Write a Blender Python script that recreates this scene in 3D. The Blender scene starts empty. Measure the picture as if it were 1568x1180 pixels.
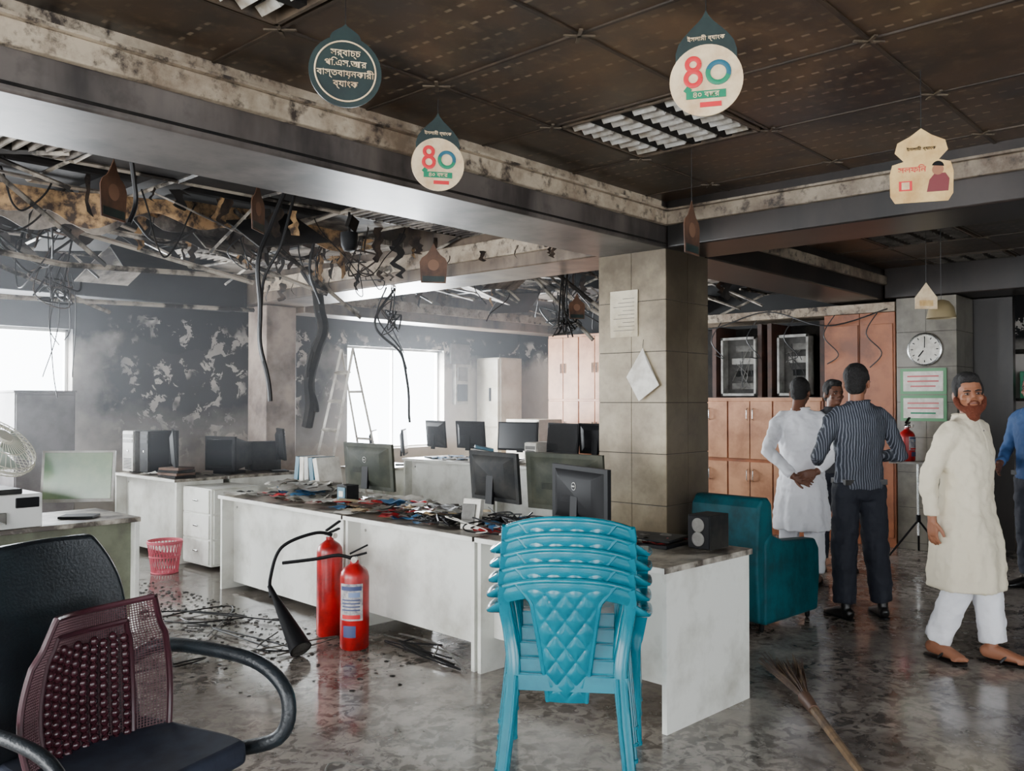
import bpy, bmesh, math, random
from mathutils import Vector, Matrix, noise
random.seed(7)
V=Vector; pi=math.pi
COL=bpy.context.scene.collection

# ---------------------------------------------------------------- materials
MATS={}
def srgb(c):
    return tuple(((x/255)/12.92 if x/255<=.04045 else ((x/255+.055)/1.055)**2.4) for x in c)+(1,)
def mat(name,c,rough=.6,c2=None,scale=6,lo=.4,hi=.65,metal=0,bump=0,bscale=40,detail=6,spec=None):
    if name in MATS: return MATS[name]
    m=bpy.data.materials.new(name); m.use_nodes=True; nt=m.node_tree; N=nt.nodes; L=nt.links
    p=N['Principled BSDF']; col=srgb(c)
    p.inputs['Base Color'].default_value=col; p.inputs['Roughness'].default_value=rough; p.inputs['Metallic'].default_value=metal
    if spec is not None: p.inputs['Specular IOR Level'].default_value=spec
    tc=N.new('ShaderNodeTexCoord')
    if c2 is not None:
        n=N.new('ShaderNodeTexNoise'); n.inputs['Scale'].default_value=scale; n.inputs['Detail'].default_value=detail
        n.inputs['Roughness'].default_value=.62
        L.new(tc.outputs['Object'],n.inputs['Vector'])
        mr=N.new('ShaderNodeMapRange'); mr.inputs[1].default_value=lo; mr.inputs[2].default_value=hi
        L.new(n.outputs['Fac'],mr.inputs[0])
        mx=N.new('ShaderNodeMix'); mx.data_type='RGBA'; mx.inputs[6].default_value=col; mx.inputs[7].default_value=srgb(c2)
        L.new(mr.outputs[0],mx.inputs[0]); L.new(mx.outputs[2],p.inputs['Base Color'])
    if bump:
        n=N.new('ShaderNodeTexNoise'); n.inputs['Scale'].default_value=bscale; n.inputs['Detail'].default_value=4
        L.new(tc.outputs['Object'],n.inputs['Vector'])
        bp=N.new('ShaderNodeBump'); bp.inputs['Strength'].default_value=bump; bp.inputs['Distance'].default_value=.02
        L.new(n.outputs['Fac'],bp.inputs['Height']); L.new(bp.outputs[0],p.inputs['Normal'])
    MATS[name]=m; return m

class NB:
    def __init__(s,name):
        s.m=bpy.data.materials.new(name); s.m.use_nodes=True; s.N=s.m.node_tree.nodes; s.L=s.m.node_tree.links
        s.p=s.N['Principled BSDF']; s.tc=s.N.new('ShaderNodeTexCoord'); s.obj=s.tc.outputs['Object']
        sx=s.N.new('ShaderNodeSeparateXYZ'); s.L.new(s.obj,sx.inputs[0]); s.x,s.y,s.z=sx.outputs
        MATS[name]=s.m
    def _in(s,sock,v):
        if isinstance(v,(int,float)): sock.default_value=v
        else: s.L.new(v,sock)
    def scaled(s,a,b,c):
        n=s.N.new('ShaderNodeVectorMath'); n.operation='MULTIPLY'; s.L.new(s.obj,n.inputs[0]); n.inputs[1].default_value=(a,b,c); return n.outputs[0]
    def noise(s,scale,detail=6,rough=.6,dist=0,vec=None):
        n=s.N.new('ShaderNodeTexNoise'); n.inputs['Scale'].default_value=scale; n.inputs['Detail'].default_value=detail
        n.inputs['Roughness'].default_value=rough; n.inputs['Distortion'].default_value=dist
        s.L.new(vec or s.obj,n.inputs['Vector']); return n.outputs['Fac']
    def op(s,o,a,b=0,c=None):
        n=s.N.new('ShaderNodeMath'); n.operation=o; s._in(n.inputs[0],a); s._in(n.inputs[1],b)
        if c is not None: s._in(n.inputs[2],c)
        return n.outputs[0]
    def mr(s,v,a,b,c=0,d=1):
        n=s.N.new('ShaderNodeMapRange'); s._in(n.inputs[0],v)
        for i,q in enumerate((a,b,c,d)): n.inputs[i+1].default_value=q
        return n.outputs[0]
    def mix(s,f,a,b):
        n=s.N.new('ShaderNodeMix'); n.data_type='RGBA'; s._in(n.inputs[0],f)
        for i,q in ((6,a),(7,b)):
            if isinstance(q,tuple): n.inputs[i].default_value=srgb(q)
            else: s.L.new(q,n.inputs[i])
        return n.outputs[2]
    def bump(s,h,st=.3,dist=.02):
        n=s.N.new('ShaderNodeBump'); n.inputs['Strength'].default_value=st; n.inputs['Distance'].default_value=dist
        s.L.new(h,n.inputs['Height']); s.L.new(n.outputs[0],s.p.inputs['Normal'])
    def out(s,col,rough=.6,metal=0):
        s.L.new(col,s.p.inputs['Base Color']); s._in(s.p.inputs['Roughness'],rough); s.p.inputs['Metallic'].default_value=metal
        return s.m

# ---------------------------------------------------------------- builder
def frame_from(T,ref=None):
    T=T.normalized()
    if ref is None: ref=V((0,0,1)) if abs(T.z)<.9 else V((1,0,0))
    U=(ref-T*ref.dot(T))
    if U.length<1e-5: U=T.orthogonal()
    U.normalize(); return U,T.cross(U).normalized()
class B:
    def __init__(s): s.bm=bmesh.new(); s.mats=[]
    def mi(s,m):
        if m not in s.mats: s.mats.append(m)
        return s.mats.index(m)
    def poly(s,vs,fs,m,M=None):
        i=s.mi(m); bv=[s.bm.verts.new((M@V(v)) if M else V(v)) for v in vs]
        for f in fs:
            try: fc=s.bm.faces.new([bv[k] for k in f]); fc.material_index=i; fc.smooth=True
            except ValueError: pass
        return bv
    def box(s,c,d,m,rot=(0,0,0),M=None,taper=1):
        R=Matrix.Translation(V(c))@Matrix.Rotation(rot[2],4,'Z')@Matrix.Rotation(rot[1],4,'Y')@Matrix.Rotation(rot[0],4,'X')
        if M: R=M@R
        x,y,z=d[0]/2,d[1]/2,d[2]/2
        vs=[(-x,-y,-z),(x,-y,-z),(x,y,-z),(-x,y,-z)]+[(-x*taper,-y*taper,z),(x*taper,-y*taper,z),(x*taper,y*taper,z),(-x*taper,y*taper,z)]
        s.poly(vs,[(3,2,1,0),(4,5,6,7),(0,1,5,4),(1,2,6,5),(2,3,7,6),(3,0,4,7)],m,R)
    def bx(s,x0,x1,y0,y1,z0,z1,m,M=None):
        s.box(((x0+x1)/2,(y0+y1)/2,(z0+z1)/2),(x1-x0,y1-y0,z1-z0),m,M=M)
    def tube(s,pts,r,m,n=10,ref=None,M=None,caps=True,sq=1,fold=None):
        pts=[V(p) for p in pts]; k=len(pts)
        if not isinstance(r,list): r=[r]*k
        U0=None; vs=[]
        for i,p in enumerate(pts):
            T=(pts[min(i+1,k-1)]-pts[max(i-1,0)])
            if T.length<1e-7: T=V((0,0,1))
            rr=ref if ref is not None else U0
            U,W=frame_from(T,V(rr) if rr is not None else None); U0=U
            a,b=(r[i],r[i]) if not isinstance(r[i],tuple) else r[i]
            for j in range(n):
                th=2*pi*j/n; cx,cy=math.cos(th),math.sin(th)
                if sq!=1:
                    cx=math.copysign(abs(cx)**sq,cx); cy=math.copysign(abs(cy)**sq,cy)
                f=1 if fold is None else fold(th,i)
                vs.append(p+U*cx*a*f+W*cy*b*f)
        fs=[]
        for i in range(k-1):
            for j in range(n):
                fs.append((i*n+j,i*n+(j+1)%n,(i+1)*n+(j+1)%n,(i+1)*n+j))
        if caps: fs.append(tuple(reversed(range(n)))); fs.append(tuple((k-1)*n+j for j in range(n)))
        s.poly(vs,fs,m,M)
    def cyl(s,p0,p1,r0,m,r1=None,n=20,M=None): s.tube([p0,p1],[r0,r0 if r1 is None else r1],m,n,M=M)
    def lathe(s,prof,m,c=(0,0,0),n=24,M=None):
        R=Matrix.Translation(V(c)); R=(M@R) if M else R
        vs=[];k=len(prof)
        for r,z in prof:
            for j in range(n):
                a=2*pi*j/n; vs.append((max(r,1e-4)*math.cos(a),max(r,1e-4)*math.sin(a),z))
        fs=[(i*n+j,i*n+(j+1)%n,(i+1)*n+(j+1)%n,(i+1)*n+j) for i in range(k-1) for j in range(n)]
        fs.append(tuple(reversed(range(n)))); fs.append(tuple((k-1)*n+j for j in range(n)))
        s.poly(vs,fs,m,R)
    def ell(s,c,r,m,M=None,seg=20,rng=12,rot=None):
        R=Matrix.Translation(V(c))
        if rot: R=R@Matrix.Rotation(rot[2],4,'Z')@Matrix.Rotation(rot[1],4,'Y')@Matrix.Rotation(rot[0],4,'X')
        if M: R=M@R
        prof=[(math.sin(pi*i/rng),-math.cos(pi*i/rng)) for i in range(rng+1)]
        s.lathe(prof,m,n=seg,M=R@Matrix.Diagonal((r[0],r[1],r[2],1)))
    def sheet(s,fn,nu,nv,th,m,M=None):
        P=[[V(fn(i/nu,j/nv)) for j in range(nv+1)] for i in range(nu+1)]
        vs=[];
        def nrm(i,j):
            a=P[min(i+1,nu)][j]-P[max(i-1,0)][j]; b=P[i][min(j+1,nv)]-P[i][max(j-1,0)]
            c=a.cross(b); return c.normalized() if c.length>1e-9 else V((0,0,1))
        for sd in (.5,-.5):
            for i in range(nu+1):
                for j in range(nv+1): vs.append(P[i][j]+nrm(i,j)*th*sd)
        w=nv+1; o=(nu+1)*w; fs=[]
        for i in range(nu):
            for j in range(nv):
                a=(i*w+j,(i+1)*w+j,(i+1)*w+j+1,i*w+j+1); fs.append(a); fs.append(tuple(o+q for q in reversed(a)))
        for i in range(nu):
            fs.append((i*w,o+i*w,o+(i+1)*w,(i+1)*w)); fs.append(((i+1)*w+nv,o+(i+1)*w+nv,o+i*w+nv,i*w+nv))
        for j in range(nv):
            fs.append((j+1,o+j+1,o+j,j)); fs.append((nu*w+j,o+nu*w+j,o+nu*w+j+1,nu*w+j+1))
        s.poly(vs,fs,m,M)
    def prism(s,outl,th,m,M=None):
        n=len(outl); vs=[(x,-th/2,z) for x,z in outl]+[(x,th/2,z) for x,z in outl]
        fs=[tuple(range(n)),tuple(reversed(range(n,2*n)))]+[(i,i+n,(i+1)%n+n,(i+1)%n) for i in range(n)]
        s.poly(vs,fs,m,M)
    def build(s,name,loc=(0,0,0),rz=0,bevel=0,parent=None,sharp=38,seg=2):
        me=bpy.data.meshes.new(name)
        s.bm.to_mesh(me); s.bm.free()
        for m in s.mats: me.materials.append(m)
        me.set_sharp_from_angle(angle=math.radians(sharp))
        o=bpy.data.objects.new(name,me); COL.objects.link(o); o.location=loc; o.rotation_euler=(0,0,rz)
        if bevel:
            md=o.modifiers.new('bevel','BEVEL'); md.width=bevel; md.segments=seg; md.limit_method='ANGLE'; md.angle_limit=math.radians(40)
        if parent: o.parent=parent
        return o
def empty(name,loc=(0,0,0),rz=0,sc=1):
    e=bpy.data.objects.new(name,None); COL.objects.link(e); e.location=loc; e.rotation_euler=(0,0,rz); e.scale=(sc,sc,sc); e.empty_display_size=.1; return e
def remesh(o,vox,sm=2,fac=.6):
    r=o.modifiers.new('r','REMESH'); r.mode='VOXEL'; r.voxel_size=vox; r.use_smooth_shade=True
    if sm: q=o.modifiers.new('s','SMOOTH'); q.iterations=sm; q.factor=fac
def displace(o,scale,st):
    t=bpy.data.textures.new('clouds','CLOUDS'); t.noise_scale=scale
    d=o.modifiers.new('d','DISPLACE'); d.texture=t; d.strength=st; d.mid_level=.5; d.texture_coords='LOCAL'
def bez(p,n=24):
    p=[V(q) for q in p]; out=[]
    for i in range(len(p)-1):
        a=p[max(i-1,0)];b=p[i];c=p[i+1];d=p[min(i+2,len(p)-1)]
        k=max(2,n//(len(p)-1))
        for j in range(k):
            t=j/k; out.append(.5*((2*b)+(c-a)*t+(2*a-5*b+4*c-d)*t*t+(3*b-a-3*c+d)*t**3))
    out.append(p[-1]); return out

# ---------------------------------------------------------------- camera
TH=math.radians(42.3)
cam=bpy.data.objects.new('camera',bpy.data.cameras.new('camera')); COL.objects.link(cam)
cam.location=(0,0,1.5); cam.rotation_euler=(pi/2+math.atan(24.5/1370),0,TH-pi/2)
cam.data.sensor_width=36; cam.data.lens=36*1370/1600; cam.data.clip_start=.05
bpy.context.scene.camera=cam

# ---------------------------------------------------------------- surface materials
def m_floor():
    b=NB('wet_dirty_floor')
    n1=b.noise(.9,5); n2=b.noise(13,5,.6,.9); n3=b.noise(1.4,4); n4=b.noise(34,4); n5=b.noise(2.2,5,.6,.8); n7=b.noise(5,6,.65,.3)
    base=b.mix(b.mr(n1,.3,.7),(174,165,156),(122,113,105))
    base=b.mix(b.mr(n4,.45,.8,0,.35),base,(84,76,68))
    base=b.mix(b.mr(n5,.46,.68,0,.6),base,(72,64,57))
    soot=b.op('MULTIPLY',b.mr(b.y,3.2,5.2),b.mr(b.noise(3,5),.35,.6,.3,.85))
    base=b.mix(soot,base,(42,36,31))
    base=b.mix(b.mr(n7,.52,.62,0,.6),base,(56,47,40))
    blot=b.mr(n2,.48,.56); area=b.mr(n3,.38,.58,.15,.9)
    f=b.op('MULTIPLY',blot,area)
    col=b.mix(b.op('MULTIPLY',f,.8),base,(46,38,32))
    wet=b.mr(n1,.35,.62,.05,.18)
    rg=b.op('ADD',wet,b.op('MULTIPLY',b.mr(n7,.45,.65),.18))
    b.bump(n2,.1,.006)
    return b.out(col,rg)
def m_wall():
    b=NB('sooty_wall')
    n=b.noise(1.3,5); n2=b.noise(5.5,6,.66,.6); n5=b.noise(2.2,3); n6=b.noise(.8,4)
    zz=b.op('ADD',b.z,b.op('MULTIPLY',b.op('SUBTRACT',n,.5),.9))
    top=b.mr(zz,1.92,2.2)
    xx=b.op('ADD',b.x,b.op('MULTIPLY',b.op('SUBTRACT',n,.5),1.3))
    patch=b.op('MULTIPLY',b.op('MULTIPLY',b.mr(xx,3.6,4.1),b.mr(xx,7.2,6.6)),b.mr(zz,.8,1.5))
    dark=b.op('MAXIMUM',top,b.op('MULTIPLY',patch,.97))
    sp=b.op('MULTIPLY',b.mr(n2,.55,.565),b.mr(b.z,2.45,2.38)); sp=b.op('MULTIPLY',sp,b.mr(b.x,3.9,4.4)); sp=b.op('MULTIPLY',sp,b.mr(n5,.42,.5))
    d=b.op('MULTIPLY',dark,b.op('SUBTRACT',1,sp))
    sm=b.op('MULTIPLY',b.mr(n6,.46,.66,0,.6),b.mr(b.x,7.0,6.0))  # smudge fades out by the farther window, putting its glow into the colour
    lt=b.mix(b.mr(n,.3,.7),(212,206,198),(172,164,156)); lt=b.mix(sm,lt,(104,98,94))
    c=b.mix(d,lt,(8,8,9))
    return b.out(c,.8)
def m_ceiling():
    b=NB('soot_brown_ceiling')
    n1=b.noise(1.1,6,.6,.6); n2=b.noise(14,6); n3=b.noise(.55,3); n4=b.noise(3.5,6,.65)
    c=b.mix(b.mr(n1,.38,.68),(28,21,16),(92,69,47))
    c=b.mix(b.mr(n3,.46,.6,0,.7),c,(20,16,14))
    c=b.mix(b.mr(n4,.5,.68,0,.65),c,(22,17,14))
    c=b.mix(b.mr(n2,.52,.75,0,.35),c,(120,96,70))
    rx=b.mr(b.op('SINE',b.op('MULTIPLY',b.x,2*pi/.13)),.9,.97); ry=b.mr(b.op('SINE',b.op('MULTIPLY',b.y,2*pi/.065)),-.1,.2)
    dot=b.op('MULTIPLY',b.op('MULTIPLY',rx,ry),b.mr(b.noise(2.0,4),.45,.62,0,.45))
    c=b.mix(dot,c,(170,152,126))
    return b.out(c,b.mr(n1,.3,.7,.3,.5))
def m_beam(nm,a,bb,r=.36):
    b=NB(nm)
    n1=b.noise(1.2,6); n2=b.noise(10,6); n3=b.noise(1.6,5,.6,0,b.scaled(1.4,1.4,.35))
    c=b.mix(b.mr(n1,.3,.7),a,bb)
    c=b.mix(b.mr(n2,.55,.75,0,.5),c,tuple(int(x*.6) for x in bb))
    c=b.mix(b.mr(n3,.44,.62,0,.85),c,tuple(int(x*.45) for x in bb))
    return b.out(c,r)
def m_trim(nm,k=1):
    b=NB(nm)
    n1=b.noise(3,7,.7); n2=b.noise(9,6,.7)
    c=b.mix(b.mr(n1,.38,.62),tuple(int(x*k) for x in (182,166,144)),tuple(int(x*k) for x in (116,98,80)))
    c=b.mix(b.mr(n2,.51,.64),c,(48,38,31))
    return b.out(c,.55)
def m_tilecol():
    b=NB('column_stone_tile')
    n1=b.noise(2.2,6); n2=b.noise(25,4)
    c=b.mix(b.mr(n1,.35,.65),(168,154,128),(118,104,82))
    c=b.mix(b.mr(n2,.45,.8,0,.3),c,(80,70,58))
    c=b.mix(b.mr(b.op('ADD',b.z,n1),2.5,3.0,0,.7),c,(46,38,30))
    shade_face=b.mr(b.x,5.151,5.165)  # column sides behind the front face darkened, shade put into the tile colour
    c=b.mix(b.op('MULTIPLY',shade_face,.7),c,(40,32,25))
    return b.out(c,.3)
FLOOR=m_floor(); WALL=m_wall(); CEIL=m_ceiling()
BEAM=m_beam('smoked_beam_paint',(108,100,95),(70,62,58),.4); BEAMD=m_beam('dark_beam_paint',(48,40,36),(30,25,22)); BEAMB=m_beam('black_burnt_beam',(20,19,19),(12,11,11),.75)  # BEAMD is a darker copy of the beam colour, for the right-hand beams
BEAML=m_beam('pale_smoked_beam',(136,120,104),(92,78,67))
TRIM=m_trim('dirty_beige_trim'); TRIMD=m_trim('dirty_brown_trim',.78); TILE=m_tilecol()
WHITE=mat('desk_laminate',(222,222,214),.4,c2=(166,163,150),scale=3,lo=.47,hi=.78)
TOPM=mat('desk_top_sooty',(178,171,158),.36,c2=(70,62,55),scale=5,lo=.42,hi=.58)
DGREY=mat('dark_grey_plastic',(26,27,28),.6,c2=(44,43,40),scale=9,spec=.12)
GREY=mat('grey_plastic',(104,102,96),.5,c2=(70,66,62),scale=8)
LGREY=mat('light_grey_metal',(170,168,162),.45,c2=(124,118,108),scale=5)
BLACK=mat('black_plastic',(14,14,16),.55,spec=.15)
SCREEN=mat('monitor_screen',(16,18,20),.15)
WOOD=mat('teak_laminate',(158,94,58),.42,c2=(112,64,40),scale=3)
WOODL=mat('light_wood_laminate',(200,146,108),.45,c2=(160,108,76),scale=3)
CHROME=mat('brushed_steel',(190,190,188),.25,metal=1)
PAPER=mat('paper',(226,222,212),.8,c2=(190,184,172),scale=10)
RED=mat('extinguisher_red',(176,14,20),.3,c2=(110,12,14),scale=6)
SOOT=mat('charred_black',(16,15,15),.8,c2=(38,34,30),scale=8,spec=.2)
TEAL=mat('teal_upholstery',(2,80,90),.6,c2=(3,54,62),scale=6,spec=.3)
BLUEPL=mat('teal_plastic',(0,116,136),.25,c2=(0,94,114),scale=5,lo=.5,hi=.8)
WINF=mat('window_frame_white',(200,200,196),.5)

# ---------------------------------------------------------------- room shell
X0,X1,Y0,Y1=-3.0,10.5,-4.0,9.4
b=B(); b.bx(X0-.1,X1+.1,Y0-.1,Y1+.1,-.1,0,FLOOR); b.build('floor')
def wall(name,axis,pos,a0,a1,z0,z1,ops,t=.2):
    b=B()
    def seg(p,q,zl,zh):
        if q-p<1e-3 or zh-zl<1e-3: return
        if axis=='x': b.bx(p,q,min(pos,pos+t),max(pos,pos+t),zl,zh,WALL)
        else: b.bx(min(pos,pos+t),max(pos,pos+t),p,q,zl,zh,WALL)
    cur=a0
    for (p,q,zl,zh) in sorted(ops):
        seg(cur,p,z0,z1); seg(p,q,z0,zl); seg(p,q,zh,z1); cur=q
    seg(cur,a1,z0,z1); b.build(name)
winL=[(-1.6,.6,.95,2.3),(1.2,3.62,.95,2.24),(7.1,8.85,.85,2.24)]
wall('wall_left','x',Y1,X0,X1,0,3.3,winL)
wall('wall_far','y',X1,Y0,Y1,0,3.3,[])
winR=[(-1.5,1.5,.8,2.4),(3,5,.9,2.3)]
wall('wall_right','x',Y0,X0,X1,0,3.3,winR,t=-.2)
winN=[(-2.6,-.2,.7,2.4),(1.0,3.6,.7,2.4),(4.6,8.0,.7,2.4)]
wall('wall_near','y',X0,Y0,Y1,0,3.3,winN,t=-.2)
wn=1
def window(axis,pos,op,k=3):
    global wn
    p,q,zl,zh=op; b=B()
    def bar(a,c,z0,z1):
        if axis=='x': b.bx(a,c,pos-.03,pos+.03,z0,z1,WINF)
        else: b.bx(pos-.03,pos+.03,a,c,z0,z1,WINF)
    bar(p,q,zl,zl+.03); bar(p,q,zh-.03,zh); bar(p,p+.03,zl,zh); bar(q-.03,q,zl,zh)
    for i in range(1,k): a=p+(q-p)*i/k; bar(a-.009,a+.009,zl,zh)
    b.build('window_%d'%wn,bevel=.004); wn+=1
for o in winL: window('x',Y1+.15,o,2 if o[0]>5 else 1)
for o in winR: window('x',Y0-.12,o)
for o in winN: window('y',X0-.12,o)
SLAB=mat('burnt_slab',(22,20,20),.85,c2=(48,43,40),scale=2.5)
b=B(); b.bx(X0-.2,X1+.2,Y0-.2,Y1+.2,3.3,3.45,SLAB); b.build('ceiling')
CZ=2.87
fix=[(3.35,2.0),(1.01,2.0),(7.25,2.0),(7.25,.44),(3.35,-1.12),(8.81,2.0)]
b=B(); P=.78
def isfix(x,y): return any(abs(x-fx)<.05 and abs(y-fy)<.05 for fx,fy in fix)
for i in range(-7,11):
    for j in range(-8,2):
        x=2.57+i*P; y=2.0+j*P
        if x>X1-.02 or x+P<X0: continue
        x0=max(x,X0); x1=min(x+P,X1); y1=min(y+P,3.3)
        if j==1: y1=3.3
        if isfix(x,y) or y<Y0: continue
        dz=random.uniform(-.003,.003)
        b.bx(x0+.003,x1-.003,max(y,Y0)+.003,y1-.003,CZ+dz,CZ+.015+dz,CEIL)
b.build('ceiling.001')
b=B()
GR=mat('ceiling_grid_brown',(38,30,23),.5,c2=(66,52,38),scale=6); GRX=mat('ceiling_clip_brown',(90,78,62),.4,c2=(46,36,27),scale=9)
for i in range(-7,11):
    x=2.57+i*P
    if X0<x<X1: b.bx(x-.008,x+.008,Y0,3.3,CZ-.006,CZ+.002,GR)
for j in range(-7,2):
    y=2.0+j*P
    if y>Y0: b.bx(X0,X1,y-.008,y+.008,CZ-.0055,CZ+.002,GR)
for i in range(-7,11):
    for j in range(-7,2):
        x=2.57+i*P;y=2.0+j*P
        if x<X0 or x>X1 or y<Y0: continue
        b.box((x,y,CZ-.009),(.12,.014,.006),GRX,rot=(0,0,pi/4)); b.box((x,y,CZ-.009),(.12,.014,.006),GRX,rot=(0,0,-pi/4))
b.build('trim_1')
LOUV=mat('louvre_aluminium',(206,204,198),.35,c2=(150,140,124),scale=8,metal=.3)
def fixture(x,y,mt=LOUV,w=P):
    b=B(); x0,x1,y0,y1=.03,w-.03,.03,w-.03
    b.bx(x0,x1,y0,y1,.09,.1,SOOT)
    fr=mat('fixture_frame_sooty',(84,70,55),.5,c2=(46,38,31),scale=9)
    for a in ((x0,x0+.015,y0,y1),(x1-.015,x1,y0,y1),(x0,x1,y0,y0+.015),(x0,x1,y1-.015,y1)): b.bx(*a,-.004,.1,fr)
    for k in range(1,4):
        yy=y0+(y1-y0)*k/4; b.box((w/2,yy,.035),(x1-x0,.05,.06),SOOT)
    for q in range(4):
        ya=y0+(y1-y0)*q/4+.03; yb=ya+(y1-y0)/4-.06
        for k in range(1,9):
            xx=x0+(x1-x0)*k/9
            b.box((xx,(ya+yb)/2,.025),(.04,yb-ya,.05),mt,rot=(0,.75,0))
        b.cyl((x0+.02,(ya+yb)/2,.075),(x1-.02,(ya+yb)/2,.075),.013,mt,n=8)
    b.build('ceiling_light_fixture',loc=(x,y,CZ-.008))
DL=mat('sooty_louvre',(80,76,70),.5,c2=(40,36,32),scale=8)
for k,(fx,fy) in enumerate(fix): fixture(fx,fy,LOUV if k in(0,1) else DL)

def beam(name,x0,x1,y0,y1,z0=2.55,z1=3.3,m=None):
    b=B(); b.bx(x0,x1,y0,y1,z0,z1,m or BEAM)
    b.build(name,bevel=.012)
beam('beam_main',X0,5.7,3.26,3.83); beam('beam_main.001',5.705,X1,3.26,3.83,m=BEAMD)
beam('beam_cross',5.15,5.70,Y0,3.25,m=BEAMD)
beam('beam_cross.001',5.15,5.72,3.84,Y1,2.56,m=BEAML)
beam('beam_rear',X0,5.14,8.6,9.0,2.5,m=BEAMB)
beam('beam_rear.001',5.73,X1,8.38,8.76,2.5,m=BEAML)
beam('beam_cross.002',9.3,9.87,Y0,3.25,2.56,m=BEAMD)
beam('beam_cross.003',1.0,1.57,Y0,-.6,2.56,m=BEAMD)
b=B()
b.bx(X0,5.14,3.25,3.262,2.575,2.585,SOOT); b.build('trim_6')
def trs(name,l,m):
    b=B()
    for a in l:
        z0,z1=a[4:] if len(a)>4 else (2.70,2.79)
        b.bx(*a[:4],z0,z1,m)
    b.build(name,bevel=.006)
trs('trim_2',[(X0,5.10,3.215,3.258),(X0,5.10,3.832,3.87),(5.105,5.148,3.87,8.37,2.66,2.8),(5.722,5.76,3.87,8.37,2.66,2.8),(5.77,X1,8.33,8.378,2.62,2.74),(5.77,X1,3.832,3.87)],TRIM)
trs('trim_4',[(5.105,5.148,Y0,3.258),(5.722,5.76,Y0,3.25),(5.765,9.29,3.215,3.258)],TRIMD)
b=B(); b.bx(X0,5.10,3.19,3.258,2.79,2.803,TRIM); b.bx(5.08,5.148,Y0,3.258,2.79,2.803,TRIMD); b.build('trim_3')
b=B(); b.bx(X0,5.1,3.2595,3.2605,2.803,2.87,TRIM); b.build('trim_5')

def column(name,x0,y0,w,h,tm,tile=.355,off=.07):
    b=B(); g=.006
    GR2=mat('dark_grout',(60,54,46),.8)
    b.bx(x0+g,x0+w-g,y0+g,y0+w-g,0,h,GR2)
    zs=[0]; q=off
    while q<h: 
        if q>0: zs.append(q)
        q+=tile
    zs.append(h)
    for a,c in zip(zs[:-1],zs[1:]):
        for (p,q) in ((0,w*.5),(w*.5,w)):
            b.bx(x0,x0+g+.002,y0+p+.002,y0+q-.002,a+.003,c-.003,tm); b.bx(x0+w-g-.002,x0+w,y0+p+.002,y0+q-.002,a+.003,c-.003,tm)
            b.bx(x0+p+.002,x0+q-.002,y0,y0+g+.002,a+.003,c-.003,tm); b.bx(x0+p+.002,x0+q-.002,y0+w-g-.002,y0+w,a+.003,c-.003,tm)
    return b.build(name)
column('column',5.15,3.26,.57,2.55,TILE)
PLC=mat('sooty_column_paint',(176,158,144),.6,c2=(98,82,74),scale=2)
b=B(); b.bx(5.25,5.63,8.39,8.76,0,2.55,PLC); b.bx(5.235,5.645,8.375,8.775,0,.12,PLC); b.build('column',bevel=.01)
column('column',9.3,2.56,.57,2.55,mat('grey_stone_tile',(120,114,102),.3,c2=(84,78,68),scale=3))
b=B(); b.bx(X0,X1,Y1-.015,Y1,0,.1,TRIM); b.build('baseboard_left')
b=B(); b.bx(X1-.015,X1,Y0,Y1,0,.1,TRIM); b.build('baseboard_far')

# ---------------------------------------------------------------- damaged ceiling in rear bays
BC=empty('burnt_suspended_ceiling')
TIL=mat('smoked_ceiling_tile',(172,162,150),.7,c2=(54,47,43),scale=2.2,lo=.4,hi=.58)
TILD=mat('burnt_ceiling_tile',(42,37,34),.8,c2=(20,18,17),scale=4)
BAR=mat('ceiling_grid_bar',(174,164,150),.5,c2=(34,30,27),scale=4,lo=.43,hi=.56)
def broken(name,xa,xb,ya,yb,p,seed,missfn):
    random.seed(seed); b=B(); nx=int((xb-xa)/p); ny=int((yb-ya)/p); px=(xb-xa)/nx; py=(yb-ya)/ny
    for i in range(nx):
        for j in range(ny):
            cx=xa+(i+.5)*px; cy=ya+(j+.5)*py; r=random.random(); ms=missfn(cx,cy)
            if r>ms:
                if random.random()<.3:
                    for k in range(9): b.box((cx-px*.44+px*.88*k/8,cy,2.875),(.012,py*.9,.045),TIL)
                    for k in range(3): b.box((cx,cy-py*.44+py*.88*k/2,2.875),(px*.9,.012,.045),BAR)
                else: b.box((cx,cy,2.885),(px-.02,py-.02,.012),TIL if random.random()>.45 else TILD,rot=(random.uniform(-.02,.02),random.uniform(-.02,.02),0))
            elif r>ms*.72:
                a=random.uniform(.3,1.1)*random.choice((-1,1)); b.box((cx,cy,2.87-abs(math.sin(a))*py*.25),(px*.9,py*random.uniform(.4,.95),.01),random.choice((TIL,TILD,TILD)),rot=(a*.6,random.uniform(-.3,.3),random.uniform(-.3,.3)))
    b.build(name,parent=BC)
    b=B()
    for i in range(nx+1):
        x=xa+i*px; y=ya
        while y<yb-.01:
            y2=min(yb,y+py)
            if random.random()>.12:
                s=0 if random.random()>.25*missfn(x,y)*2 else random.uniform(.05,.35)
                s2=0 if random.random()>.3*missfn(x,y) else random.uniform(.05,.3)
                b.tube([(x,y,2.872-s),(x+random.uniform(-.03,.03),y2,2.872-s2)],[(.014,.014)]*2,BAR,n=4)
            y=y2
    for j in range(ny+1):
        y=ya+j*py; x=xa
        while x<xb-.01:
            x2=min(xb,x+px)
            if random.random()>.15:
                s=0 if random.random()>.3*missfn(x,y) else random.uniform(.05,.4)
                b.tube([(x,y,2.872),(x2,y+random.uniform(-.04,.04),2.872-s)],[(.014,.014)]*2,BAR,n=4)
            x=x2
    b.build(name+'_grid',parent=BC)
broken('panels_left',X0,5.1,3.9,8.5,.6,3,lambda x,y:.66 if y>5.0 else .2)
broken('panels_right',5.78,X1,3.9,8.3,.6,5,lambda x,y:.6)
b=B()
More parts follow.
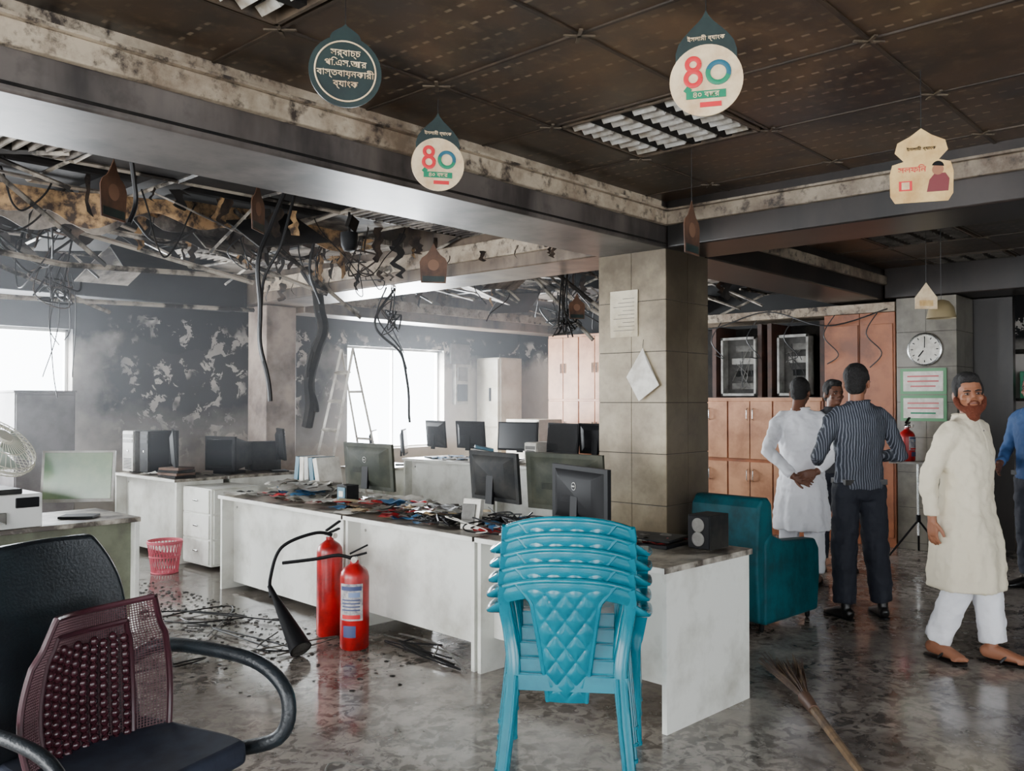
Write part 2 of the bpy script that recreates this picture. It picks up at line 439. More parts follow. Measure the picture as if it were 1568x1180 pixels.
for y in (4.6,6.3,7.6): b.cyl((X0,y,3.12),(5.1,y,3.12),.035,TILD,n=8)
for x in (0.5,3.0,7.2): b.box((x,6,3.15),(.3,4.2,.16),TILD)
b.build('duct_pipes',parent=BC)
SH1=mat('scorched_shred',(186,148,102),.7,c2=(60,44,33),scale=12,lo=.42,hi=.6); SH2=mat('charred_shred',(34,27,24),.8,c2=(78,62,50),scale=12)
random.seed(11)
b=B()
def shred(x,y,z,w,h,m):
    n=8; a=random.uniform(-.5,.5); pts=[]; ws=[w*(1-.25*(k/n))*random.uniform(.55,1.1) for k in range(n)]+[w*.2]
    off=[noise.noise(V((x*7,k*.6,y*5)))*w*.7 for k in range(n+1)]
    for side in (0,1):
        for k in range(n+1):
            kk=k if side==0 else n-k
            pts.append(((-ws[kk]/2 if side==0 else ws[kk]/2)+off[kk],math.sin(kk/n*3+a)*.06*kk/n,-h*kk/n))
    M=Matrix.Translation((x,y,z))@Matrix.Rotation(random.uniform(-.8,.8),4,'Z')@Matrix.Rotation(random.uniform(-.25,.25),4,'Y')
    n2=len(pts)
    b.poly(pts,[(k,k+1,n2-2-k,n2-1-k) for k in range(n)],m,M)
for k in range(110):
    x=random.uniform(-.5,5.0); y=random.choice((5.45,5.95,6.2,6.8))+random.uniform(-.06,.06)
    shred(x,y,2.87,random.uniform(.03,.15),random.uniform(.06,.38),random.choice((SH1,SH2,SH2,TILD)))
for k in range(50):
    x=random.uniform(5.9,9.2); y=random.uniform(4.2,8.0)
    shred(x,y,2.87,random.uniform(.03,.14),random.uniform(.06,.3),random.choice((SH1,SH2,TILD)))
for k in range(16):
    shred(5.0,random.uniform(4.1,8.2),2.7,random.uniform(.03,.08),random.uniform(.05,.2),random.choice((SH2,TIL)))
for k in range(3):
    y=5.75+.42*k
    b.sheet(lambda u,v:(1.0+u*(3.4-.4*k),y+.05*math.sin(u*9)+.02*math.sin(u*41),2.86-.15*v*(1+.7*noise.noise(V((u*9,k*3,0)))*1.6)-.05*math.sin(u*6)),60,3,.006,(SH1,TIL,TILD)[k])
b.build('hanging_cladding',parent=BC)
CAB=mat('cable_black',(14,14,16),.5)
def cable(pts,r=.012,m=CAB,jit=.025,name='hanging_cable'):
    b=B(); q=bez(pts,36); q=[V(p)+V((noise.noise(V(p)*3)*jit,noise.noise(V(p)*3+V((9,0,0)))*jit,0)) for p in q]
    b.tube(q,r,m,n=7); return b.build(name,parent=BC)
cable([(3.15,4.8,2.87),(3.05,4.85,2.6),(2.95,4.82,2.35),(3.0,4.85,1.9),(3.05,4.85,1.5)],.015)
cable([(3.2,4.78,2.87),(3.1,4.8,2.5),(2.99,4.85,2.2),(3.0,4.82,1.75)],.01)
cable([(5.0,7.3,2.8),(5.05,7.1,2.3),(5.0,7.2,1.7),(5.0,7.25,1.25)],.055,SOOT,.06)
cable([(5.05,7.3,2.8),(5.1,7.2,2.2),(4.98,7.15,1.9),(5.05,7.2,1.4)],.03,SOOT,.1)
cable([(5.3,6.3,2.55),(5.1,6.35,2.2),(5.35,6.25,1.9),(5.5,6.3,1.3)],.012)
cable([(5.2,6.3,2.55),(5.3,6.55,2.3),(5.45,6.4,2.0),(5.35,6.2,1.8)],.008)
cable([(4.2,6.0,2.87),(4.15,6.0,2.55),(4.25,6.0,2.3)],.012); cable([(2.2,4.9,2.87),(2.25,4.95,2.65),(2.18,4.9,2.5)],.014)
def tangle(c,r,n,th=.005):
    b=B()
    for k in range(n):
        p=[V(c)+V((random.gauss(0,r),random.gauss(0,r),random.gauss(0,r*1.4))) for _ in range(5)]
        if k%2==0: p=[V((c[0]+random.gauss(0,r),c[1],2.87))]+p
        b.tube(bez(p,36),random.choice((th,th*1.6)),random.choice((CAB,SOOT,CAB,SH2)),n=5)
    b.build('cable_tangle',parent=BC)
random.seed(77)
tangle((2.65,7.2,2.35),.08,7); tangle((5.3,6.3,2.3),.06,5); tangle((6.1,4.9,2.2),.06,8); tangle((2.2,6.4,2.6),.12,4); tangle((4.6,5.9,2.6),.08,4); tangle((7.4,6.0,2.5),.1,6); tangle((3.6,5.9,2.66),.1,4)
for k in range(5):
    x=2.65+random.uniform(-.12,.12); z=random.uniform(1.5,2.0)
    cable([(x,7.2,2.5),(x+random.uniform(-.08,.08),7.2,2.1),(x+random.uniform(-.05,.05),7.2,z)],.004)
for k in range(16):
    random.seed(80+k)
    x=random.uniform(1.0,4.6); y=random.uniform(5.4,7.4); x2=x+random.uniform(-1,1); y2=y+random.uniform(-.6,.6); zz=random.uniform(2.45,2.72)
    cable([(x,y,2.86),((x+x2)/2,(y+y2)/2,zz),(x2,y2,2.86)],random.choice((.004,.006,.01)),random.choice((CAB,SOOT)),.08,'sagging_cable')
for k in range(10):
    random.seed(180+k)
    x=random.uniform(6.0,8.6); y=random.uniform(4.5,6.6)
    cable([(x,y,2.86),(x+random.uniform(-.2,.2),y,2.6),(x+random.uniform(-.3,.3),y+random.uniform(-.2,.2),random.uniform(2.2,2.5))],random.choice((.005,.009)),CAB,.1)
b=B()
for (p,q) in [((3.3,5.7,2.87),(4.9,6.3,2.25)),((1.4,5.2,2.87),(2.6,6.2,2.45)),((6.2,5.6,2.87),(6.9,5.2,2.1)),((2.0,6.5,2.8),(4.0,6.6,2.5)),((6.6,5.9,2.85),(7.4,5.1,2.2)),((1.2,6.6,2.86),(3.1,6.0,2.62)),((3.6,7.0,2.86),(4.9,6.8,2.5)),((0.9,5.9,2.5),(2.4,6.4,2.45)),((2.4,6.4,2.45),(4.4,6.9,2.6)),((5.9,5.1,2.8),(6.6,4.8,2.3)),((1.2,5.6,2.86),(1.9,5.0,2.86)),((1.6,7.6,2.3),(4.8,7.9,2.42)),((2.0,7.2,2.6),(3.4,8.0,2.3))]:
    b.tube([p,q],[(.02,.012)]*2,BAR,n=4)
b.build('fallen_bars',parent=BC)
b=B(); b.lathe([(.0,-.11),(.05,-.1),(.075,-.06),(.08,0),(.08,.04),(0,.04)],BLACK,c=(0,0,0)); b.cyl((0,0,.04),(0,0,.2),.012,SOOT,n=8); b.box((.05,.02,.12),(.14,.04,.1),SOOT,rot=(.3,.2,.4)); o=b.build('ceiling_camera',loc=(3.75,4.95,2.64)); o.scale=(.75,.75,.9)

# ---------------------------------------------------------------- hanging promotional signs
CREAM=mat('sign_cream',(230,208,170),.5,c2=(196,164,124),scale=8); DTEAL=mat('sign_dark_teal',(30,48,46),.45,c2=(20,32,32),scale=6)
SRED=mat('sign_red',(206,34,44),.5); SGRN=mat('sign_green',(0,120,84),.5); GOLD=mat('sign_gold',(218,184,124),.45,c2=(184,144,86),scale=8)
BROWN=mat('sign_scorched',(96,66,48),.6,c2=(62,42,32),scale=6); STEALC=mat('sign_blue',(30,90,110),.5)
def circ(r,n=40,cx=0,cz=0,a0=0,a1=2*pi): return [(cx+r*math.cos(a0+(a1-a0)*i/n),cz+r*math.sin(a0+(a1-a0)*i/n)) for i in range(n)]
def text(body,size,m,parent,loc,th=.0012,al='CENTER',sp=1):
    c=bpy.data.curves.new('lettering','FONT'); c.body=body; c.size=size; c.extrude=th; c.align_x=al; c.align_y='CENTER'; c.space_line=sp
    c.materials.append(m); o=bpy.data.objects.new('lettering',c); COL.objects.link(o); o.parent=parent; o.location=loc; o.rotation_euler=(pi/2,0,0); return o
def onion(w,zb,zt):
    pr=[(0,.92),(.08,1),(.25,1),(.42,.9),(.55,.72),(.68,.48),(.8,.24),(.9,.09),(1,0)]
    r=[(w*x,zb+(zt-zb)*f) for f,x in pr]; return r+[(-x,z) for x,z in reversed(r[:-1])]
def sign(loc,kind,turn=0,name='hanging_sign',s=1,zc=CZ,face=None):
    ph=math.atan2(-loc[1],-loc[0]) if face is None else face
    e=empty(name,loc,ph+pi/2+turn,s); b=B()
    if kind=='80' or kind=='disc':
        if kind=='80': b.prism(onion(.1,.05,.235),.004,DTEAL)
        else: b.prism(onion(.05,.1,.16),.004,DTEAL)
        b.prism(circ(.12),.006,CREAM if kind=='80' else DTEAL)
        if kind=='80':
            b.box((0,-.005,-.048),(.13,.004,.026),SGRN); b.box((.015,-.005,-.082),(.07,.004,.016),SRED)
            b.box((-.06,-.005,-.03),(.02,.003,.02),SGRN,rot=(0,.7,0))
            for r,cx,cz,m in ((.02,-.042,.055,SRED),(.024,-.042,.008,SRED),(.034,.04,.022,STEALC)):
                pts=[(cx+r*math.cos(a),-.006,cz+r*math.sin(a)) for a in [2*pi*i/24 for i in range(25)]]
                b.tube(pts,[(.004,.009)]*25,m,n=6,ref=(0,1,0))
            pts=[(.04+.034*math.cos(a),-.0075,.022+.034*math.sin(a)) for a in [pi*.9+pi*i/14 for i in range(15)]]
            b.tube(pts,[(.004,.009)]*15,SGRN,n=6,ref=(0,1,0))
        else:
            pts=[(.1*math.cos(a),-.005,.1*math.sin(a)) for a in [2*pi*i/48 for i in range(49)]]
            b.tube(pts,.0028,CREAM,n=6)
    elif kind=='gold':
        b.prism([(-.1,-.12),(.1,-.12),(.118,-.09),(.12,0),(.11,.04),(.065,.052),(.1,.09),(.09,.13),(.04,.155),(.0,.185),(-.04,.155),(-.09,.13),(-.1,.09),(-.065,.052),(-.11,.04),(-.12,0),(-.118,-.09)],.005,GOLD)
        b.prism([(.02,-.08),(.1,-.08),(.105,-.03),(.09,-.005),(.05,-.005),(.03,-.03)],.008,mat('print_maroon',(110,40,44),.5))
        b.prism(circ(.022,16,.062,.01),.009,mat('print_skin',(150,98,70),.5)); b.prism(circ(.023,12,.062,.022,0,pi),.0095,BLACK)
        b.box((-.06,-.004,-.05),(.05,.003,.04),SRED); b.box((-.06,-.0055,-.05),(.03,.003,.03),CREAM)
    elif kind=='house':
        b.prism([(-.09,-.13),(.09,-.13),(.1,.02),(.085,.05),(.05,.075),(.025,.11),(0,.16),(-.025,.11),(-.05,.075),(-.085,.05),(-.1,.02)],.005,BROWN)
        b.box((0,-.004,-.1),(.16,.003,.04),DTEAL); b.prism(circ(.04,20,0,0),.007,mat('sign_faded',(116,84,64),.6))
    elif kind=='small':
        b.prism([(-.1,-.1),(.1,-.1),(.1,.0),(.06,.05),(0,.13),(-.06,.05),(-.1,.0)],.005,CREAM); b.box((.0,-.004,-.05),(.12,.003,.05),GOLD)
    b.cyl((0,0,.12),(0,0,(zc-loc[2])/s),.0015,CAB,n=5)
    b.build('board',parent=e)
    if kind=='disc': text('সর্বাচ্চ\nপি.এস.আর\nবাস্তবায়নকারী\nব্যাংক',.03,CREAM,e,(0,-.006,.008),sp=1.15)
    if kind=='80':
        text('৪০ বছর',.026,CREAM,e,(0,-.0085,-.049)); text('ইসলামী ব্যাংক',.02,CREAM,e,(0,-.004,.14))
    if kind=='gold': text('সলফিন',.034,SRED,e,(-.035,-.005,.015)); text('ইসলামী ব্যাংক',.018,BLACK,e,(0,-.005,.1))
    return e
sign((1.77,2.36,2.595),'disc',.1); sign((2.58,1.474,2.567),'80',-.05); sign((2.695,2.906,2.57),'80',.15)
sign((3.8,1.175,2.44),'gold',.1); sign((4.28,4.66,2.48),'house',.1); sign((4.13,2.45,2.42),'house',1.15)
sign((1.99,4.65,2.6),'house',.95,s=1.1); sign((2.72,4.44,2.6),'house',1.2); sign((6.88,2.1,2.27),'small',.5,s=.85); sign((5.9,4.62,2.3),'house',.4,s=.75)
b=B(); b.sheet(lambda u,v:(5.143-.004*math.sin(v*3),3.72-u*.235,1.955+v*.33),4,6,.002,mat('notice_paper_smoked',(206,196,172),.8,c2=(170,156,130),scale=5)); 
for k in range(9): b.bx(5.136,5.1375,3.51,3.69-.04*(k%3),2.0+k*.028,2.004+k*.028,GREY)
b.build('wall_notice')
b=B(); b.poly([(0,0,0),(-.012,.13,-.2),(-.02,.02,-.37),(-.012,-.14,-.26),(-.02,-.05,-.1)],[(0,1,2,3,4)],PAPER); b.poly([(.003,0,0),(-.009,.13,-.2),(-.017,.02,-.37),(-.009,-.14,-.26)],[(3,2,1,0)],PAPER); b.tube([(0,0,0),(.01,0,.06)],.002,CAB,n=5)
b.build('hanging_paper_board',loc=(5.135,3.44,1.87))

# ---------------------------------------------------------------- cabinets on far side
b=B()
for k in range(3):
    y0=3.92+k*.56; 
    for z0,z1 in ((.12,.8),(.84,1.5)):
        b.bx(9.285,9.305,y0+.008,y0+.272,z0,z1,WOODL); b.bx(9.285,9.305,y0+.284,y0+.548,z0,z1,WOODL)
        for yy in (y0+.235,y0+.31): b.tube([(9.285,yy,z1-.22),(9.262,yy,z1-.2),(9.262,yy,z1-.1),(9.285,yy,z1-.08)],.006,CHROME,n=6)
b.bx(9.305,9.87,3.9,5.62,.0,1.5,WOOD); b.bx(9.27,9.87,3.9,5.62,1.5,1.54,WOODL)
b.build('storage_cabinet',bevel=.003)
b=B(); b.bx(9.29,9.87,3.14,3.5,0,2.42,WOOD); b.bx(9.29,9.87,3.505,3.88,0,2.42,WOOD); b.bx(9.275,9.29,3.16,3.49,.1,2.3,WOOD)
b.bx(9.275,9.29,3.515,3.87,.1,2.3,WOOD); b.tube([(9.27,3.46,1.1),(9.25,3.46,1.12),(9.25,3.46,1.28),(9.27,3.46,1.3)],.007,CHROME,n=6); b.build('wood_wardrobe',bevel=.004)
b=B()
BW=mat('burnt_wood',(72,44,32),.6,c2=(40,28,22),scale=5)
b.bx(9.8,9.87,3.89,5.62,1.545,2.38,SOOT)
for y in (3.89,4.5,4.62,5.2): b.bx(9.31,9.8,y,y+.05,1.545,2.38,BW)
b.bx(9.28,9.87,3.14,5.62,2.425,2.52,TRIM); b.build('burnt_shelf_niche')
b=B()
for k in range(5):
    y=3.3+k*.45; b.tube(bez([(9.25,y,2.42),(9.2,y+.1,2.2),(9.22,y-.05,2.0),(9.24,y+.08,1.85+.05*k)],18),.006,CAB,n=5)
b.tube(bez([(9.25,3.2,2.45),(9.15,3.8,2.3),(9.2,4.5,2.5),(9.2,5.2,2.35),(9.25,5.6,2.5)],30),.008,CAB,n=5); b.build('loose_wiring')
def epanel(y0,y1):
    b=B(); fr=mat('panel_frame_grey',(164,162,156),.4,c2=(104,100,94),scale=6)
    b.bx(9.42,9.5,y0,y1,1.56,2.24,mat('panel_back_grey',(78,76,72),.6,c2=(46,43,40),scale=6))
    for a,c in ((y0,y0+.02),(y1-.02,y1)): b.bx(9.3,9.5,a,c,1.56,2.24,fr)
    b.bx(9.3,9.5,y0,y1,1.56,1.58,fr); b.bx(9.3,9.5,y0,y1,2.22,2.24,fr)
    for k in range(4):
        z=1.64+k*.145; b.bx(9.36,9.42,y0+.06,y1-.1-.05*(k%2),z,z+.07,(GREY,DGREY,LGREY,GREY)[k])
    for k in range(6):
        p=[(9.34,random.uniform(y0+.07,y1-.07),random.uniform(1.65,2.15)) for _ in range(3)]
        b.tube(bez(p,15),.004,random.choice((CAB,CAB,GREY)),n=5)
    for (a,c,d,e) in ((y0,y0+.025,1.56,2.24),(y1-.025,y1,1.56,2.24),(y0,y1,1.56,1.59),(y0,y1,2.21,2.24)): b.bx(9.28,9.3,a,c,d,e,fr)
    b.build('electrical_panel',bevel=.003)
epanel(4.68,5.12); epanel(4.06,4.42)
b=B(); b.bx(9.95,10.49,6.6,8.32,0,2.46,WOODL)
for k in range(3):
    y0=6.6+k*.573
    for z0,z1 in ((.1,.75),(.78,1.5),(1.53,2.42)):
        b.bx(9.93,9.95,y0+.01,y0+.28,z0,z1,WOODL); b.bx(9.93,9.95,y0+.29,y0+.565,z0,z1,WOODL)
        for yy in (y0+.25,y0+.32): b.cyl((9.915,yy,(z0+z1)/2-.07),(9.915,yy,(z0+z1)/2+.07),.008,BLACK,n=6)
b.build('tall_cupboard',bevel=.003)
b=B(); b.bx(9.5,10.0,8.9,9.36,0,2.15,mat('white_metal_cabinet',(206,200,186),.5,c2=(170,160,140),scale=3)); M1=MATS['white_metal_cabinet']
b.bx(9.48,9.5,8.91,9.35,.1,1.1,M1); b.bx(9.48,9.5,8.91,9.35,1.12,2.13,M1); b.bx(9.46,9.48,9.05,9.08,1.5,1.7,BLACK); b.bx(9.52,9.98,8.885,8.9,.1,2.13,M1); b.build('metal_cabinet',bevel=.004)
b=B(); b.bx(9.0,9.5,7.7,8.3,0,1.25,M1); 
for k in range(3): b.bx(8.985,9.0,7.72,8.28,.05+k*.4,.43+k*.4,M1); b.bx(8.97,8.985,7.92,8.08,.3+k*.4,.32+k*.4,CHROME)
b.build('drawer_cabinet',bevel=.004)
b=B(); b.bx(9.02,9.28,9.33,9.4,1.45,2.05,LGREY); b.bx(8.95,9.35,9.36,9.4,2.05,2.35,GREY); b.bx(9.05,9.25,9.31,9.33,1.5,1.75,SOOT); b.bx(9.05,9.25,9.31,9.33,1.8,2.0,GREY); b.build('distribution_board',bevel=.004)

# ---------------------------------------------------------------- column 3: clock, signs
b=B(); M=Matrix.Translation((9.285,2.85,2.02))@Matrix.Rotation(-pi/2,4,'Y')
b.lathe([(0,-.012),(.165,-.012),(.17,.0),(.165,.018),(.15,.022),(.145,.01),(0,.01)],CHROME,M=M,n=40); b.lathe([(0,.008),(.143,.008),(.143,.012),(0,.012)],PAPER,M=M,n=40)
for k in range(12):
    a=k*pi/6; b.box((.0,0,0),(.008,.022,.003),BLACK,M=M@Matrix.Rotation(a,4,'Z')@Matrix.Translation((0,.12,.014)))
b.box((0,.035,.016),(.012,.08,.003),BLACK,M=M@Matrix.Rotation(.9,4,'Z')@Matrix.Translation((0,.02,0))); b.box((0,.05,.018),(.008,.11,.003),BLACK,M=M@Matrix.Rotation(-1.6,4,'Z')@Matrix.Translation((0,.02,0)))
b.build('wall_clock')
for z in (1.7,1.43):
    b=B(); b.box((9.29,2.87,z),(.014,.44,.26),mat('notice_green',(96,148,106),.5)); b.box((9.281,2.87,z),(.006,.38,.2),PAPER)
    for k in range(3): b.box((9.277,2.87,z+.05-k*.05),(.003,.3-.06*(k==2),.016),mat('notice_red_ink',(200,110,110),.6) if z>1.5 or k<2 else SGRN)
    b.build('notice_board',bevel=.002)
def extinguisher(loc,h=.5,r=.08,rz=0,hose=None,name='fire_extinguisher',label=True):
    b=B(); prof=[(0,0),(r*.92,0),(r,.012),(r,h-.07),(r*.93,h-.04),(r*.75,h-.018),(r*.45,h),(r*.3,h+.01),(r*.3,h+.03),(0,h+.03)]
    b.lathe(prof,RED,n=32)
    b.cyl((0,0,h+.01),(0,0,h+.055),.018,CHROME,n=12); b.box((.02,0,h+.06),(.11,.022,.012),BLACK,rot=(0,-.25,0)); b.box((.025,0,h+.095),(.12,.022,.01),BLACK,rot=(0,-.45,0))
    b.cyl((0,0,h+.04),(0,-.05,h+.04),.014,CHROME,n=10); b.lathe([(0,-.008),(.018,-.008),(.018,.008),(0,.008)],PAPER,M=Matrix.Translation((0,-.05,h+.04))@Matrix.Rotation(pi/2,4,'X'),n=14)
    if label:
        n=14; LB=mat('extinguisher_label',(186,182,178),.5,c2=(120,116,124),scale=30); LG=mat('label_blue',(60,70,110),.5)
        lines=[(h*.36,h*.8,LB,-2.6,-.9),(h*.72,h*.77,LG,-2.5,-1.0),(h*.6,h*.615,LG,-2.4,-1.1),(h*.56,h*.575,LG,-2.4,-1.1),(h*.52,h*.535,LG,-2.4,-1.1),(h*.48,h*.495,LG,-2.4,-1.1),(h*.38,h*.43,SRED,-2.4,-1.1),(h*.64,h*.7,mat('label_blue_light',(120,140,180),.5),-1.9,-1.1),(h*.16,h*.3,LG,-2.3,-1.4)]
        for (z0,z1,m,a0,a1) in lines:
            rr=r+.0015+(.001 if m is not LB else 0); vs=[];fs=[]
            for i in range(n+1):
                a=a0+(a1-a0)*i/n; vs+=[(rr*math.cos(a),rr*math.sin(a),z0),(rr*math.cos(a),rr*math.sin(a),z1)]
                if i: fs.append((2*i-2,2*i,2*i+1,2*i-1))
            b.poly(vs,fs,m)
    if hose: b.tube(bez(hose[0],40),.011,BLACK,n=8)
    if hose and len(hose)>1:
        p0,p1=V(hose[1]),V(hose[2]); d=(p1-p0)
        b.tube([p0-d*.25,p0,p0+d*.1,p1],[.014,.02,.026,.066],BLACK,n=20); b.tube([p1,p1-d*.02],[.06,.05],GREY,n=20)
    return b.build(name,loc,rz)
e=empty('extinguisher_stand',(8.95,2.82,0)); b=B()
for a in (0.3,2.4,4.5): b.tube([(0,0,.35),(.3*math.cos(a),.3*math.sin(a),.012)],.01,BLACK,n=8)
b.cyl((0,0,.2),(0,0,.9),.013,CHROME,n=10); b.box((0,0,.905),(.18,.5,.02),LGREY,rot=(0,0,.2)); b.cyl((0,0,.33),(0,0,.4),.022,BLACK,n=10); b.build('tripod',parent=e)
o=extinguisher((0,.1,.917),.30,.075,.0); o.parent=e
b=B(); b.lathe([(.03,.14),(.08,.12),(.125,.06),(.15,-.06),(.147,-.06),(.12,.055),(.03,.13)],mat('lamp_cream',(124,110,80),.6),n=28); b.cyl((0,0,.13),(0,0,.7/.7),.003,CAB,n=6); o=b.build('pendant_lamp',loc=(7.1,2.06,2.17)); o.scale=(.7,.7,.7)
b=B()
for z in (.5,1.0,1.5,2.0): b.bx(10.1,10.49,.5,2.5,z,z+.03,SOOT)
for y in (.5,1.5,2.47): b.bx(10.1,10.49,y,y+.03,0,2.1,SOOT)
for k in range(14):
    y=random.uniform(.6,2.3); z=random.choice((.53,1.03,1.53)); b.bx(10.12,10.4,y,y+.12,z,z+random.uniform(.15,.35),random.choice((DGREY,SGRN,GREY,BROWN)))
b.build('burnt_shelving')
b=B(); b.bx(9.89,9.99,2.2,3.3,0,2.55,BEAMD); b.build('wall_partition')

# ---------------------------------------------------------------- desks
AR=-math.radians(3.17); RO=V((3.40,2.15,0)); EX=V((math.cos(AR),math.sin(AR),0)); EY=V((-math.sin(AR),math.cos(AR),0))
def RW(u,v,z=0): return RO+EX*u+EY*v+V((0,0,z))
def desk(loc,rz,L,Dp=.74,h=.75,modz=.2,drawer=None,name='office_desk',mtop=None):
    b=B(); tp=mtop or TOPM; t=.028
    b.bx(-.02,Dp,0,L,h-t,h,tp); b.bx(-.022,-.0205,0,L,h-t,h-.002,WHITE)
    b.bx(0,Dp-.03,.003,.03,0,h-t,WHITE); b.bx(0,Dp-.03,L-.03,L-.003,0,h-t,WHITE)
    b.bx(.1,.118,.03,L-.03,modz,h-t,WHITE); b.bx(.1,.118,.03,.05,.02,modz,WHITE)
    for yy in (.09,L-.09): b.cyl((.119,yy,h-.1),(.095,yy,h-.1),.01,CHROME,n=8)
    if drawer is not None:
        d0=drawer; b.bx(.13,Dp-.04,d0,d0+.4,.08,h-t-.001,WHITE)
        for k in range(3): b.bx(Dp-.04,Dp-.02,d0+.01,d0+.39,.1+k*.2,.285+k*.2,WHITE)
    return b.build(name,loc,rz,bevel=.003)
desk(RW(0,0),AR,1.27,modz=.18); desk(RW(0,1.29),AR,1.27,modz=.12); desk(RW(0,2.58),AR,1.75,modz=.05,drawer=1.2)
for k in range(2): desk((6.5,4.75+1.42*k,0),0,1.4,h=.86,modz=.1)
desk((3.9,7.72,0),0,1.3,Dp=.5,h=.78,modz=.05)
b=B(); b.bx(0,.48,0,.5,.03,.72,WHITE)
for k in range(3):
    b.bx(.02,.46,-.016,0,.05+k*.225,.26+k*.225,WHITE); b.bx(.2,.28,-.03,-.016,.15+k*.225,.165+k*.225,CHROME)
    b.bx(-.016,0,.02,.48,.05+k*.225,.26+k*.225,WHITE); b.bx(-.03,-.016,.2,.28,.15+k*.225,.165+k*.225,CHROME)
b.build('drawer_pedestal',loc=(3.96,7.2,0),bevel=.004)
desk((4.45,7.72,0),0,.62,Dp=.78,h=.78)
b=B(); b.bx(0,1.7,0,.7,.72,.75,TOPM); b.bx(0,.03,.02,.68,0,.72,WHITE); b.bx(1.67,1.7,.02,.68,0,.72,WHITE); b.bx(.03,1.67,.08,.1,.1,.72,mat('olive_panel',(112,116,96),.5,c2=(80,80,66),scale=4)); b.build('side_desk',loc=(.9,5.62,0),bevel=.003)
b=B(); b.bx(6.15,7.0,7.65,8.3,.72,.75,TOPM); b.bx(6.15,6.18,7.67,8.28,0,.72,WHITE); b.bx(6.97,7.0,7.67,8.28,0,.72,WHITE); b.bx(6.18,6.97,7.72,7.74,.1,.72,WHITE); b.build('rear_desk',bevel=.003)
FG=mat('grey_filing',(112,108,108),.5,c2=(72,68,66),scale=3)
b=B(); b.bx(2.85,3.38,8.7,9.2,0,1.58,FG); b.bx(2.84,3.39,8.69,9.21,1.58,1.6,FG); b.bx(2.86,3.37,8.685,8.7,.04,1.56,FG); b.bx(3.3,3.32,8.675,8.685,.8,.95,CHROME)
b.build('filing_cabinet',bevel=.004)

# ---------------------------------------------------------------- computers
OL=mat('monitor_olive',(44,48,41),.58,c2=(68,68,58),scale=5,spec=.15)
def monitor(loc,rz,w=.45,h=.27,shell=DGREY,scr=SCREEN,tilt=.08,stand=.12,logo=True,name='computer_monitor'):
    b=B(); zc=stand+h/2; M=Matrix.Translation((0,0,zc))@Matrix.Rotation(-tilt,4,'Y')
    b.box((.0,0,0),(.022,w,h),shell,M=M); b.box((.0125,0,.004),(.004,w-.03,h-.035),scr,M=M)
    b.poly([(-.011,-w*.44,-h*.42),(-.011,w*.44,-h*.42),(-.011,w*.44,h*.42),(-.011,-w*.44,h*.42),(-.04,-w*.3,-h*.28),(-.04,w*.3,-h*.28),(-.04,w*.3,h*.3),(-.04,-w*.3,h*.3)],
        [(4,5,6,7)[::-1],(0,1,5,4)[::-1],(1,2,6,5)[::-1],(2,3,7,6)[::-1],(3,0,4,7)[::-1]],shell,M=M)
    if logo: b.lathe([(0,0),(.022,0),(.022,.002),(0,.002)],LGREY,M=M@Matrix.Translation((-.041,0,h*.16))@Matrix.Rotation(-pi/2,4,'Y'),n=20); b.lathe([(0,0),(.018,0),(.018,.003),(0,.003)],shell,M=M@Matrix.Translation((-.0412,0,h*.16))@Matrix.Rotation(-pi/2,4,'Y'),n=20); b.box((-.045,0,h*.16),(.003,.026,.007),LGREY,M=M)
    for k in range(5): b.box((-.0405,w*.17,-h*.02-k*.008),(.002,.1,.003),BLACK,M=M)
    b.box((-.035,0,zc-.08),(.02,.07,stand+.06),BLACK,rot=(0,.05,0)); b.box((-.02,0,.008),(.16,.21,.014),BLACK)
    b.build(name,loc,rz,bevel=.006)
def tower(loc,rz,w=.17,d=.36,h=.36,m=DGREY,f=GREY,name='computer_tower'):
    b=B(); b.bx(0,d,-w/2,w/2,0.006,h,m); b.bx(-.02,0,-w/2+.004,w/2-.004,.012,h-.004,f)
    for k in range(2): b.bx(-.024,-.02,-w/2+.015,w/2-.015,h-.07-k*.05,h-.035-k*.05,m if m is not f else GREY)
    for k in range(7): b.bx(-.023,-.02,-w/2+.03,w/2-.03,.04+k*.016,.046+k*.016,BLACK)
    b.cyl((-.026,0,h*.52),(-.019,0,h*.52),.012,CHROME,n=12); b.build(name,loc,rz,bevel=.005)
def keyboard(loc,rz,m=BLACK):
    b=B(); b.box((0,0,.012),(.15,.44,.018),m)
    for i in range(5):
        for j in range(15): b.box((-.055+i*.027,-.2+j*.0286,.024),(.021,.022,.008),DGREY,taper=.8)
    b.build('keyboard',loc,rz)
t=.752
monitor(RW(.5,3.0,t),AR+.05,.56,.34,OL,stand=.1)
monitor(RW(.52,1.68,t),AR-.12,.50,.31,DGREY,logo=False); monitor(RW(.58,1.14,t),AR+.1,.56,.34,OL,stand=.1); monitor(RW(.28,.76,t),AR-.3,.56,.31,BLACK,tilt=.0,stand=.09)
b=B(); b.bx(0,.17,-.065,.065,.004,.175,DGREY); b.bx(-.008,0,-.062,.062,.008,.171,BLACK)
for zz in (.055,.125): b.lathe([(0,0),(.034,0),(.038,.004),(.03,.006),(.012,.002),(0,.004)],GREY,M=Matrix.Translation((-.008,0,zz))@Matrix.Rotation(-pi/2,4,'Y'),n=22)
b.build('desktop_speaker',loc=RW(.5,.16,t),rz=AR,bevel=.004)
b=B(); b.box((0,0,.012),(.3,.36,.02),BLACK); b.box((0.02,0,.03),(.25,.3,.014),DGREY,rot=(0,0,.1)); b.build('burnt_laptop',loc=RW(.5,.46,t),rz=AR+.1,bevel=.003)
keyboard(RW(.3,2.55,t),AR+.3); keyboard(RW(.2,1.98,t),AR-.2,m=mat('keyboard_soot',(70,48,40),.6))
